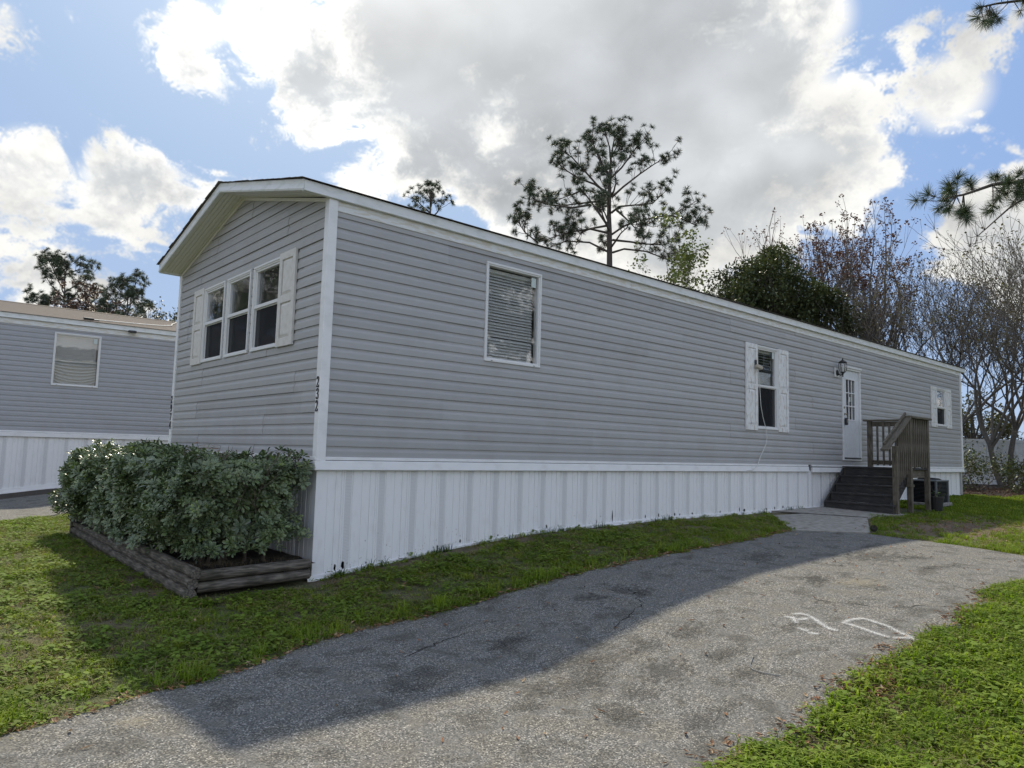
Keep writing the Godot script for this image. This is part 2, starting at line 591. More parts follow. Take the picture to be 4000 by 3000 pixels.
	m = stained("bark", 110, 0.03, [0.0, 0.5, 1.0], [Color(0.04, 0.034, 0.03), Color(0.085, 0.072, 0.063), Color(0.14, 0.12, 0.105)], Vector3(0.5, 1.2, 0.5), 0.92)
	m = stained("grey_bark", 111, 0.03, [0.0, 0.5, 1.0], [Color(0.07, 0.063, 0.056), Color(0.125, 0.113, 0.10), Color(0.20, 0.185, 0.165)], Vector3(0.5, 1.2, 0.5), 0.9)
	m = stained("stem_bark", 112, 0.05, [0.0, 0.5, 1.0], [Color(0.06, 0.048, 0.036), Color(0.11, 0.088, 0.066), Color(0.18, 0.15, 0.115)], Vector3(0.3, 0.3, 0.3), 0.85)
	stained("fence_vinyl", 113, 0.014, [0.0, 0.5, 1.0], [Color(0.52, 0.54, 0.55), Color(0.60, 0.62, 0.63), Color(0.66, 0.68, 0.69)], Vector3(1.5, 1.5, 1.5), 0.55)
	plain("ac_metal", Color(0.028, 0.032, 0.036), 0.55)
	plain("ac_frame", Color(0.14, 0.15, 0.16), 0.5)
	plain("pot", Color(0.012, 0.012, 0.013), 0.5)
	# sprayed lines and soaked-in marks, cut out by their own texture
	M["spray"] = null


# ---------------------------------------------------------------- ground and drive
const GX := [-200.0, 0.0, 1.5, 3.0, 5.8, 8.0, 11.0, 19.4, 40.0, 200.0]
const GY := [0.0, 0.0, 0.18, 0.30, 0.36, 0.355, 0.37, 0.45, 0.6, 0.6]


func along(xs: Array, ys: Array, x: float) -> float:
	if x <= xs[0]:
		return ys[0]
	for i in range(1, xs.size()):
		if x <= xs[i]:
			return lerpf(ys[i - 1], ys[i], (x - xs[i - 1]) / (xs[i] - xs[i - 1]))
	return ys[-1]


func gnd(x: float, z: float) -> float:
	return along(GX, GY, x + 1.8 * smoothstep(0.0, 1.0, (-z - 5.0) / 8.0)) - 0.028 * clampf(z, 0.0, 12.0)


func on(x: float, z: float, up := 0.0) -> Vector3:
	return Vector3(x, gnd(x, z) + up, z)


const DLX := [-14.0, -6.0, -3.5, -2.83, -2.24, -1.67, -1.47, -0.93, -0.51, 0.0, 0.8, 1.66, 3.1, 5.1, 6.5, 7.3]
const DLZ := [5.0, 3.7, 2.85, 2.59, 2.41, 2.31, 2.23, 1.98, 1.85, 1.82, 1.88, 1.86, 1.96, 1.88, 1.68, 2.36]
const DRX := [-14.0, -6.0, -3.0, -1.0, 0.0, 0.3, 0.55, 1.0, 1.3, 1.75, 2.3, 3.0, 3.6, 4.0, 4.6, 5.0, 5.2, 5.5, 6.75, 6.95, 7.1, 7.3]
const DRZ := [9.5, 8.0, 6.2, 4.95, 4.77, 4.88, 4.93, 4.80, 4.87, 4.84, 4.88, 4.88, 4.84, 4.73, 4.74, 4.80, 5.4, 10.0, 10.0, 5.4, 4.25, 3.7]


func drive_left(x: float) -> float:
	return along(DLX, DLZ, x) + 0.05 * nz.get_noise_2d(x * 2.6, 3.0) + 0.02 * nz.get_noise_2d(x * 11.0, 9.0)


func drive_right(x: float) -> float:
	return along(DRX, DRZ, x) + 0.06 * nz.get_noise_2d(x * 3.1, 30.0) + 0.03 * nz.get_noise_2d(x * 12.0, 40.0)


func strip_near(x: float) -> float:
	return maxf(-7.32 - 0.87 * (x + 1.76), -10.0) + 0.06 * nz.get_noise_2d(x * 3.0, 60.0)


func on_drive(x: float, z: float, m := 0.0) -> bool:
	return x < 7.3 and z > drive_left(x) - m and z < drive_right(x) + m


func soil_color(x: float, z: float) -> Color:
	var a := nz.get_noise_2d(x * 0.7, z * 0.7)
	var b := nz.get_noise_2d(x * 2.3 + 50.0, z * 2.3)
	var c := Color(0.105, 0.125, 0.040).lerp(Color(0.15, 0.118, 0.072), clampf(0.35 + a * 0.9 + b * 0.5, 0.0, 1.0))
	var bare := bare_at(x, z)
	c = c.lerp(Color(0.19, 0.142, 0.096), clampf(bare * 1.2, 0.0, 1.0))
	var mulch := smoothstep(18.6, 20.2, x - 0.5 * b + 0.15 * z) * smoothstep(1.8, 0.4, z - 0.2 * (x - 20.0))
	c = c.lerp(Color(0.05, 0.032, 0.022), mulch)
	if z < -10.6:
		c = c.lerp(Color(0.06, 0.048, 0.036), smoothstep(-10.6, -11.2, z + 0.3 * b))
	return c * (1.0 + 0.25 * b)


# trodden and bare patches of the lawn, 0 to 1
func bare_at(x: float, z: float) -> float:
	var b := nz.get_noise_2d(x * 1.7 + 11.0, z * 1.7 - 4.0)
	var h := 0.0
	h = maxf(h, 1.3 - Vector2((x - 9.9) / 2.9, (z - 2.75) / 1.25).length() + 0.45 * b)
	h = maxf(h, 1.0 - Vector2((x - 11.8) / 2.2, (z - 4.1) / 0.7).length() + 0.4 * b)
	h = maxf(h, 1.0 - Vector2((x - 1.25) / 0.6, (z - 5.0) / 0.26).length() + 0.5 * b)
	h = maxf(h, 0.8 - Vector2((x - 2.3) / 0.5, (z - 5.0) / 0.16).length() + 0.5 * b)
	h = maxf(h, 0.85 - Vector2((x + 1.42) / 0.3, (z + 0.9) / 1.8).length() + 0.5 * b)
	h = maxf(h, 0.75 - absf(z - 0.18) / 0.4 + 0.5 * b if x > 0.0 and x < 10.5 else 0.0)
	h = maxf(h, 0.9 - Vector2((x - 0.25) / 0.35, (z - 5.0) / 0.2).length() + 0.5 * b)
	h = maxf(h, 0.7 - Vector2((x + 2.0) / 0.5, (z - 1.05) / 0.35).length() + 0.5 * b)
	return clampf(h, 0.0, 1.0)


func make_ground() -> void:
	var xs: Array[float] = [-160.0, -90.0, -45.0, -22.0, -12.0, -8.0]
	var x := -6.0
	while x < 24.0:
		xs.append(x)
		x += 0.15 if x < 14.0 else 0.4
	xs.append_array([24.0, 26.0, 28.0, 31.0, 36.0, 45.0, 70.0, 110.0, 170.0])
	for k: float in [0.0, 1.5, 3.0, 5.8, 8.0, 11.0, 19.4, 40.0]:
		xs.append(k + 0.0001)
	xs.sort()
	var zs: Array[float] = [-170.0, -110.0, -70.0, -45.0, -30.0, -22.0, -17.0]
	var z := -14.0
	while z < 8.0:
		zs.append(z)
		z += 0.15 if z > -9.0 else 0.3
	zs.append_array([0.0001, 8.0, 10.0, 12.0, 18.0, 30.0, 60.0, 120.0])
	zs.sort()
	var g := Geo.new()
	for a in xs:
		for b in zs:
			g.v.append(on(a, b))
			g.n.append(Vector3(-(gnd(a + 0.05, b) - gnd(a - 0.05, b)) * 10.0, 1, -(gnd(a, b + 0.05) - gnd(a, b - 0.05)) * 10.0).normalized())
			g.t.append(Vector2(a, b))
			g.c.append(soil_color(a, b))
	var m := zs.size()
	for i in xs.size() - 1:
		for j in m - 1:
			var k := i * m + j
			g.ix.append_array(PackedInt32Array([k, k + m, k + m + 1, k, k + m + 1, k + 1]))
	structure("ground", g, M.soil)


func sheet(g: Geo, x0: float, x1: float, step: float, lo: Callable, hi: Callable, up: float, cuts: Array) -> void:
	var xs: Array[float] = []
	var x := x0
	while x < x1:
		xs.append(x)
		x += step
	xs.append(x1)
	for k: float in cuts:
		if k > x0 and k < x1:
			xs.append(k)
	xs.sort()
	for i in xs.size() - 1:
		var a := xs[i]
		var b := xs[i + 1]
		if b - a < 0.0005:
			continue
		var la: float = lo.call(a)
		var lb: float = lo.call(b)
		var ha: float = hi.call(a)
		var hb: float = hi.call(b)
		var n := maxi(1, int(ceil((ha - la) / 1.2)))
		for k in n:
			var t0 := float(k) / n
			var t1 := float(k + 1) / n
			g.quad(on(a, lerpf(la, ha, t0), up), on(a, lerpf(la, ha, t1), up), on(b, lerpf(lb, hb, t1), up), on(b, lerpf(lb, hb, t0), up), UPV)
		g.quad(on(a, la, up), on(b, lb, up), on(b, lb - 0.02, -0.01), on(a, la - 0.02, -0.01), Vector3(0, 0.3, -1))
		g.quad(on(a, ha, up), on(b, hb, up), on(b, hb + 0.02, -0.01), on(a, ha + 0.02, -0.01), Vector3(0, 0.3, 1))


func slab(parent: Node, called: String, pts: Array, up: float, mat: Material) -> MeshInstance3D:
	var g := Geo.new()
	var ring := []
	for p: Array in pts:
		ring.append(on(p[0], p[1], up))
	g.poly(ring, UPV)
	for i in pts.size():
		var a: Vector3 = ring[i]
		var b: Vector3 = ring[(i + 1) % pts.size()]
		var out := (b - a).cross(UPV)
		var mid := Vector3.ZERO
		for q: Vector3 in ring:
			mid += q / ring.size()
		if out.dot(a - mid) < 0.0:
			out = -out
		g.quad(a, b, b + Vector3(0, -0.15, 0), a + Vector3(0, -0.15, 0), out)
	return part(parent, called, g, mat)


func make_drive() -> void:
	var g := Geo.new()
	sheet(g, -14.0, 7.3, 0.06, drive_left, drive_right, 0.018, GX)
	var drive := structure("driveway", g, M.asphalt)
	# blotches soaked into the asphalt and sprayed white strokes
	var nb := FastNoiseLite.new()
	nb.seed = 77
	nb.frequency = 0.045
	nb.fractal_octaves = 5
	for kind in 2:
		var im := Image.create_empty(128, 128, false, Image.FORMAT_RGBA8)
		for y in 128:
			for x in 128:
				var q := Vector2(x - 63.5, y - 63.5) / 64.0
				var f := nb.get_noise_2d(x * 1.4 + kind * 300, y * 1.4)
				var grain := nb.get_noise_2d(x * 9.0, y * 9.0 + kind * 90)
				var a := 0.0
				if kind == 0:
					a = smoothstep(0.0, 0.35, 0.78 - q.length() + f * 0.9) * (0.55 + 0.5 * grain)
				else:
					a = smoothstep(-0.05, 0.42, 0.26 - absf(q.y) + f * 0.8 + grain * 1.6 - 0.2 * absf(q.x) * absf(q.x))
				im.set_pixel(x, y, Color(1, 1, 1, clampf(a, 0.0, 1.0)))
		var m := plain(["stain", "spray"][kind], [Color(0.028, 0.026, 0.024), Color(0.78, 0.79, 0.80)][kind], 0.9, 0.3)
		m.albedo_texture = ImageTexture.create_from_image(im)
		m.transparency = BaseMaterial3D.TRANSPARENCY_ALPHA
		m.albedo_color.a = [0.5, 0.72][kind]
		M[["stain", "spray"][kind]] = m
	var rust := plain("pale_stain", Color(0.33, 0.29, 0.21), 0.9)
	rust.albedo_texture = (M.stain as StandardMaterial3D).albedo_texture
	rust.transparency = BaseMaterial3D.TRANSPARENCY_ALPHA
	rust.albedo_color.a = 0.6
	rng.seed = 301
	for s: Array in [[5.15, 3.32, 0.5, 0.28, 0], [5.5, 3.67, 0.22, 0.12, 0], [4.96, 4.0, 0.35, 0.07, 0], [2.91, 4.0, 0.4, 0.2, 0], [3.52, 3.86, 0.28, 0.16, 1], [3.3, 3.55, 0.3, 0.14, 0], [-0.09, 3.65, 0.3, 0.16, 0], [-0.2, 4.17, 0.14, 0.12, 0],
		[0.3, 3.45, 0.32, 0.15, 0], [0.2, 2.78, 0.2, 0.1, 0], [-0.68, 2.96, 0.16, 0.1, 0], [0.8, 4.3, 0.12, 0.1, 0], [0.5, 3.9, 0.22, 0.16, 0], [1.2, 3.6, 0.2, 0.14, 0], [0.75, 3.55, 0.16, 0.1, 0], [0.15, 4.0, 0.12, 0.09, 0], [0.95, 4.0, 0.1, 0.07, 0], [-0.5, 3.75, 0.1, 0.06, 0], [-0.9, 3.1, 0.15, 0.1, 0], [1.6, 2.6, 0.3, 0.2, 0], [4.0, 2.6, 0.4, 0.16, 0], [-2.3, 2.75, 0.1, 0.08, 1], [5.9, 3.0, 0.3, 0.1, 0], [0.1, 4.45, 0.16, 0.1, 0]]:
		var q := Geo.new()
		var a := rng.randf() * 0.6 - 0.3
		var ux := Vector2(cos(a), sin(a)) * float(s[2]) * 1.35
		var uz := Vector2(-sin(a), cos(a)) * float(s[3]) * 1.35
		var o := Vector2(s[0], s[1])
		var cs := [o - ux - uz, o + ux - uz, o + ux + uz, o - ux + uz]
		q.quad(on(cs[0].x, cs[0].y, 0.0235), on(cs[3].x, cs[3].y, 0.0235), on(cs[2].x, cs[2].y, 0.0235), on(cs[1].x, cs[1].y, 0.0235), UPV)
		part(drive, "stain", q, M.pale_stain if s[4] == 1 else M.stain)
	for st: Array in [[[1.97, 3.95], [1.98, 4.0], [1.88, 4.08]], [[2.07, 3.96], [2.12, 3.99], [2.12, 4.05]], [[1.98, 4.05], [2.0, 4.08], [2.04, 4.08]], [[2.11, 4.07], [2.04, 4.16], [1.98, 4.23], [1.92, 4.31], [1.92, 4.36]], [[1.78, 4.15], [1.76, 4.22]], [[1.73, 4.25], [1.75, 4.3]],
		[[2.13, 4.32], [2.2, 4.32], [2.28, 4.34], [2.34, 4.38]], [[2.34, 4.38], [2.31, 4.48], [2.27, 4.59], [2.18, 4.71], [2.15, 4.76]], [[2.15, 4.76], [2.13, 4.83]], [[2.05, 4.71], [2.11, 4.76], [2.11, 4.83]], [[2.13, 4.32], [2.12, 4.39], [2.08, 4.51], [2.05, 4.6], [2.03, 4.67]]]:
		var q := Geo.new()
		var w := 0.040
		for i in st.size() - 1:
			var a := Vector2(st[i][0], st[i][1])
			var b := Vector2(st[i + 1][0], st[i + 1][1])
			var e := (b - a).normalized() * 0.012
			var sd := Vector2(-(b - a).y, (b - a).x).normalized() * w
			a -= e
			b += e
			var up := 0.026 + 0.0012 * (i % 2)
			var c0 := a - sd
			var c1 := b - sd
			var c2 := b + sd
			var c3 := a + sd
			q.quad(on(c0.x, c0.y, up), on(c1.x, c1.y, up), on(c2.x, c2.y, up), on(c3.x, c3.y, up), UPV)
		part(drive, "paint_stroke", q, M.spray)
	# cracks in the old asphalt
	rng.seed = 330
	for q: Array in [[3.2, 4.72, 2.75, 4.35], [2.75, 4.35, 2.6, 3.9], [0.9, 3.15, 1.5, 2.95], [1.5, 2.95, 1.75, 2.6], [5.6, 4.5, 5.0, 3.9], [4.2, 3.4, 4.6, 3.1], [-0.6, 2.6, 0.1, 2.35], [6.2, 4.1, 6.6, 4.4]]:
		var c := Geo.new()
		var a := Vector2(q[0], q[1])
		var e := Vector2(q[2], q[3])
		var n := 14
		var last := a
		var lw := 0.002
		for i in n:
			var t := (i + 1.0) / n
			var p := a.lerp(e, t) + Vector2(rng.randf() - 0.5, rng.randf() - 0.5) * 0.05
			var sd := (p - last).orthogonal().normalized()
			var w := (0.0012 + 0.003 * rng.randf()) * (1.0 if i < n - 1 else 0.1)
			c.quad(on((last - sd * lw).x, (last - sd * lw).y, 0.0215), on((p - sd * w).x, (p - sd * w).y, 0.0215), on((p + sd * w).x, (p + sd * w).y, 0.0215), on((last + sd * lw).x, (last + sd * lw).y, 0.0215), UPV)
			last = p
			lw = w
		part(drive, "crack", c, M.hole)
	# the neighbour's drive
	var h := Geo.new()
	sheet(h, -9.0, 3.5, 0.12, func(_x: float) -> float: return -11.6, strip_near, 0.016, [])
	structure("neighbour_driveway", h, M.asphalt)
	# concrete at the foot of the steps: a pad by the wall and a walk down to the drive
	var walk := slab(self, "concrete_walk", [[6.5, 1.68], [8.3, 0.42], [9.6, 0.5], [9.9, 1.32], [7.45, 2.36]], 0.022, M.concrete)
	walk.set_meta("kind", "structure")
	var pad := slab(self, "concrete_pad", [[8.9, 0.05], [11.3, 0.05], [11.3, 1.5], [9.75, 1.40], [9.55, 0.55]], 0.034, M.concrete)
	pad.set_meta("kind", "structure")


# ---------------------------------------------------------------- walls: s runs along the wall, y up, d out of it
class Wall:
	var o := Vector3.ZERO
	var s := Vector3.RIGHT
	var n := Vector3.BACK

	func _init(o_: Vector3, s_: Vector3, n_: Vector3) -> void:
		o = o_
		s = s_
		n = n_

	func p(a: float, y: float, d: float) -> Vector3:
		return o + s * a + Vector3(0, y, 0) + n * d


func wbox(g: Geo, w: Wall, s0: float, s1: float, y0: float, y1: float, d0: float, d1: float, ch := 0.003) -> void:
	g.box(w.p((s0 + s1) * 0.5, (y0 + y1) * 0.5, (d0 + d1) * 0.5), Vector3(absf(s1 - s0), absf(y1 - y0), absf(d1 - d0)), ch, Basis(w.s, UPV, w.n))


const LAP_Y := [0.0, 0.058, 0.066, 0.088, 0.1143]
const LAP_D := [0.0155, 0.0152, 0.0138, 0.0045, 0.0030]


func lap_strip(g: Geo, w: Wall, sa: float, sb: float, ya: float, yb: float, yc: float, off: float, lim: Variant, ends: int) -> void:
	var ys: Array[float] = [ya]
	for k: float in LAP_Y:
		if yc + k > ya + 0.0005 and yc + k < yb - 0.0005:
			ys.append(yc + k)
	ys.append(yb)
	var lows := []
	var highs := []
	for y in ys:
		var a := sa
		var b := sb
		if lim != null:
			var l: Vector2 = lim.call(y)
			a = maxf(a, l.x)
			b = minf(b, l.y)
			if b < a:
				a = (l.x + l.y) * 0.5
				b = a
		lows.append(a)
		highs.append(b)
	for i in ys.size() - 1:
		var d0 := along(LAP_Y, LAP_D, ys[i] - yc) + off
		var d1 := along(LAP_Y, LAP_D, ys[i + 1] - yc) + off
		if highs[i] - lows[i] < 0.001 and highs[i + 1] - lows[i + 1] < 0.001:
			continue
		g.quad(w.p(lows[i], ys[i], d0), w.p(highs[i], ys[i], d0), w.p(highs[i + 1], ys[i + 1], d1), w.p(lows[i + 1], ys[i + 1], d1), w.n)
		if ends & 1:
			g.quad(w.p(lows[i], ys[i], d0), w.p(lows[i + 1], ys[i + 1], d1), w.p(lows[i + 1], ys[i + 1], 0.001), w.p(lows[i], ys[i], 0.001), -w.s)
		if ends & 2:
			g.quad(w.p(highs[i], ys[i], d0), w.p(highs[i + 1], ys[i + 1], d1), w.p(highs[i + 1], ys[i + 1], 0.001), w.p(highs[i], ys[i], 0.001), w.s)
	if absf(ya - yc) < 0.001 and highs[0] - lows[0] > 0.001:
		g.quad(w.p(lows[0], ya, LAP_D[0] + off), w.p(highs[0], ya, LAP_D[0] + off), w.p(highs[0], ya + 0.004, 0.002), w.p(lows[0], ya + 0.004, 0.002), Vector3.DOWN)


# one course over s0..s1 with the openings cut out
func course(g: Geo, w: Wall, s0: float, s1: float, yc: float, ytop: float, holes: Array, off: float, lim: Variant, ends: int) -> void:
	var y1 := minf(yc + CC, ytop)
	var cuts: Array[float] = [s0, s1]
	for h: Array in holes:
		if h[2] < y1 and h[3] > yc:
			for k in 2:
				if h[k] > s0 and h[k] < s1:
					cuts.append(h[k])
	cuts.sort()
	for i in cuts.size() - 1:
		var mid := (cuts[i] + cuts[i + 1]) * 0.5
		var lo := yc
		var hi := y1
		var second := -1.0
		for h: Array in holes:
			if mid > h[0] and mid < h[1] and h[2] < y1 and h[3] > yc:
				if h[2] > yc:
					hi = minf(hi, h[2])
					if h[3] < y1:
						second = h[3]
				else:
					lo = maxf(lo, h[3])
		var e := (ends & 1 if i == 0 else 0) | (ends & 2 if i == cuts.size() - 2 else 0)
		if hi - lo > 0.002:
			lap_strip(g, w, cuts[i], cuts[i + 1], lo, hi, yc, off, lim, e)
		if second > 0.0:
			lap_strip(g, w, cuts[i], cuts[i + 1], second, y1, yc, off, lim, e)


# siding in double-course panels, joined by laps at the seams
func siding(home: Node, w: Wall, s0: float, s1: float, ytop: float, holes: Array, seams: Array, mats: Array, lim: Variant = null, ybase := HY) -> void:
	var rows := int(ceil((ytop - ybase) / CC))
	var k := 0
	while k < rows:
		var cuts: Array[float] = [s0]
		for q: float in seams[(k / 2) % seams.size()]:
			if q > s0 + 0.1 and q < s1 - 0.1:
				cuts.append(q)
		cuts.append(s1)
		for i in cuts.size() - 1:
			var off := 0.005 if i % 2 == 0 else 0.0
			var a := cuts[i] - (0.03 if i > 0 and off == 0.0 else 0.0)
			var b := cuts[i + 1] + (0.03 if i < cuts.size() - 2 and off == 0.0 else 0.0)
			# a window that spans the whole panel cuts it into separate lengths
			var spans := [[a, b]]
			var top := ybase + minf(k + 2, rows) * CC
			for h: Array in holes:
				if h[2] <= ybase + k * CC and h[3] >= top and h[0] > a and h[1] < b:
					var last: Array = spans.pop_back()
					spans.append([last[0], h[0]])
					spans.append([h[1], last[1]])
			for q: Array in spans:
				var g := Geo.new()
				for j in 2:
					if k + j < rows:
						course(g, w, q[0], q[1], ybase + (k + j) * CC, ytop, holes, off, lim, 3 if off > 0.0 else 0)
				if g.v.size() > 0:
					part(home, "siding_panel", g, mats[rng.randi() % mats.size()])
		k += 2


# the solid wall behind the siding
func core(home: Node, w: Wall, s0: float, s1: float, y0: float, y1: float, holes: Array) -> void:
	var g := Geo.new()
	var ss: Array[float] = [s0, s1]
	var ys: Array[float] = [y0, y1]
	for h: Array in holes:
		ss.append(h[0]); ss.append(h[1])
		ys.append(h[2]); ys.append(h[3])
	ss.sort()
	ys.sort()
	for i in ss.size() - 1:
		for j in ys.size() - 1:
			if ss[i + 1] - ss[i] < 0.001 or ys[j + 1] - ys[j] < 0.001:
				continue
			var a := (ss[i] + ss[i + 1]) * 0.5
			var b := (ys[j] + ys[j + 1]) * 0.5
			var open := false
			for h: Array in holes:
				if a > h[0] and a < h[1] and b > h[2] and b < h[3]:
					open = true
			if not open:
				wbox(g, w, ss[i], ss[i + 1], ys[j], ys[j + 1], -0.10, -0.002, 0.0)
	part(home, "wall", g, M.inside)


func frame_bars(g: Geo, w: Wall, s0: float, s1: float, y0: float, y1: float, t: float, d0: float, d1: float, ch := 0.003) -> void:
	wbox(g, w, s0, s1, y1 - t, y1, d0, d1, ch)
	wbox(g, w, s0, s1, y0, y0 + t, d0, d1, ch)
	wbox(g, w, s0, s0 + t, y0 + t, y1 - t, d0, d1 - 0.0015, ch)
	wbox(g, w, s1 - t, s1, y0 + t, y1 - t, d0, d1 - 0.0015, ch)


func slat(parent: Node, w: Wall, s0: float, s1: float, y: float, d: float, tilt: float, sag: float, depth := 0.046) -> void:
	var g := Geo.new()
	var n := 10 if sag != 0.0 else 1
	for i in n:
		var a := float(i) / n
		var b := float(i + 1) / n
		var ya := y - sag * 4.0 * a * (1.0 - a)
		var yb := y - sag * 4.0 * b * (1.0 - b)
		var sa := lerpf(s0, s1, a)
		var sb := lerpf(s0, s1, b)
		var h := sin(tilt) * depth * 0.5
		var e := cos(tilt) * depth * 0.5
		for f: float in [0.0, 0.0025]:
			g.quad(w.p(sa, ya - h + f, d + e), w.p(sb, yb - h + f, d + e), w.p(sb, yb + h + f, d - e), w.p(sa, ya + h + f, d - e), UPV if f > 0.0 else Vector3.DOWN)
		g.quad(w.p(sa, ya - h, d + e), w.p(sb, yb - h, d + e), w.p(sb, yb - h + 0.0025, d + e), w.p(sa, ya - h + 0.0025, d + e), w.n)
	part(parent, "blind_slat", g, M.slat)


# kind: "fixed" or "hung"; look holds what hangs behind the glass
func window(home: Node, w: Wall, s0: float, s1: float, y0: float, y1: float, kind: String, look: Dictionary) -> void:
	var o := holder(home, "window")
	var g := Geo.new()
	frame_bars(g, w, s0, s1, y0, y1, 0.028, -0.06, 0.036)
	frame_bars(g, w, s0 + 0.024, s1 - 0.024, y0 + 0.024, y1 - 0.024, 0.022, -0.06, 0.026)
	part(o, "frame", g, M.frame_white)
	var gl: Material = M["glass_%d" % look.get("glass", 0)]
	var a := s0 + 0.045
	var b := s1 - 0.045
	var lo := y0 + 0.045
	var hi := y1 - 0.045
	var ym: float = look.get("mid", (y0 + y1) * 0.5)
	if kind == "hung":
		var u := Geo.new()
		frame_bars(u, w, a, b, ym - 0.005, hi, 0.024, -0.03, 0.014)
		part(o, "sash", u, M.frame_white)
		var l := Geo.new()
		frame_bars(l, w, a, b, lo, ym + 0.028, 0.026, -0.055, -0.032)
		part(o, "sash", l, M.frame_white)
		var r := Geo.new()
		wbox(r, w, a, b, ym - 0.012, ym + 0.03, -0.028, 0.02)
		part(o, "meeting_rail", r, M.frame_white)
		var p := Geo.new()
		wbox(p, w, a + 0.02, b - 0.02, ym + 0.02, hi - 0.02, -0.016, -0.004, 0.0)
		part(o, "pane", p, gl)
		p = Geo.new()
		wbox(p, w, a + 0.02, b - 0.02, ym + 0.02, hi - 0.02, -0.030, -0.024, 0.0)
		part(o, "pane", p, gl)
		var q := Geo.new()
		wbox(q, w, a + 0.02, b - 0.02, lo + 0.02, ym, -0.05, -0.042, 0.0)
		part(o, "pane", q, M.glass_2)
		var sc := Geo.new()
		frame_bars(sc, w, a, b, lo, ym - 0.012, 0.012, -0.012, -0.004, 0.0)
		part(o, "screen_frame", sc, M.frame_white)
		var sm := Geo.new()
		sm.quad(w.p(a + 0.012, lo + 0.012, -0.008), w.p(b - 0.012, lo + 0.012, -0.008), w.p(b - 0.012, ym - 0.024, -0.008), w.p(a + 0.012, ym - 0.024, -0.008), w.n)
		part(o, "insect_screen", sm, M.screen)
		for e: float in [0.12, 0.88]:
			var clip := Geo.new()
			wbox(clip, w, lerpf(a, b, e) - 0.012, lerpf(a, b, e) + 0.012, lo + 0.012, lo + 0.022, -0.004, 0.004, 0.001)
			part(o, "screen_clip", clip, M.black_paint)
	else:
		var p := Geo.new()
		wbox(p, w, a, b, lo, hi, -0.006, 0.0, 0.0)
		part(o, "pane", p, gl)
		p = Geo.new()
		wbox(p, w, a, b, lo, hi, -0.022, -0.016, 0.0)
		part(o, "pane", p, gl)
		for e: float in [0.12, 0.88]:
			var weep := Geo.new()
			wbox(weep, w, lerpf(s0, s1, e) - 0.014, lerpf(s0, s1, e) + 0.014, y0 + 0.010, y0 + 0.017, 0.030, 0.0385, 0.0)
			part(o, "weep_slot", weep, M.black_paint)
	if look.has("slats"):
		var q: Array = look.slats   # top, bottom, spacing, tilt
		var hb := Geo.new()
		wbox(hb, w, a + 0.01, b - 0.03, float(q[0]), float(q[0]) + 0.045, -0.10, -0.045)
		part(o, "blind_headrail", hb, M.slat)
		var y: float = q[0] - 0.02
		while y > q[1]:
			var gap := rng.randf()
			slat(o, w, a + 0.01, b - 0.03, y, -0.075, q[3] + (rng.randf() - 0.5) * 0.16, 0.0 if gap > 0.15 else 0.004)
			y -= q[2] * (1.0 if rng.randf() > 0.05 else 1.3)
		for e: float in [0.12, 0.5, 0.86]:
			var cord := Geo.new()
			wbox(cord, w, lerpf(a, b, e), lerpf(a, b, e) + 0.004, float(q[1]), float(q[0]), -0.048, -0.046, 0.0)
			part(o, "blind_cord", cord, M.slat)
	if look.has("sagging"):
		var q: Array = look.sagging  # top, bottom, count
		for i in int(q[2]):
			var f := float(i) / (int(q[2]) - 1)
			slat(o, w, a + 0.01, b - 0.01, lerpf(q[0], q[1], f), -0.07, 0.9, 0.02 + 0.10 * f * (1.0 if i % 2 else 0.8), 0.05)
	if look.has("shade"):
		var q: Array = look.shade
		var sh := Geo.new()
		wbox(sh, w, a + 0.01, b - 0.01, float(q[0]), float(q[1]), -0.10, -0.095, 0.0)
		part(o, "window_shade", sh, M.slat)
	if look.get("sticker", false):
		var st := Geo.new()
		wbox(st, w, b - 0.115, b - 0.035, hi - 0.145, hi - 0.02, 0.0005 if kind == "fixed" else -0.0035, 0.0022 if kind == "fixed" else -0.002, 0.0)
		part(o, "sticker", st, M.paper)


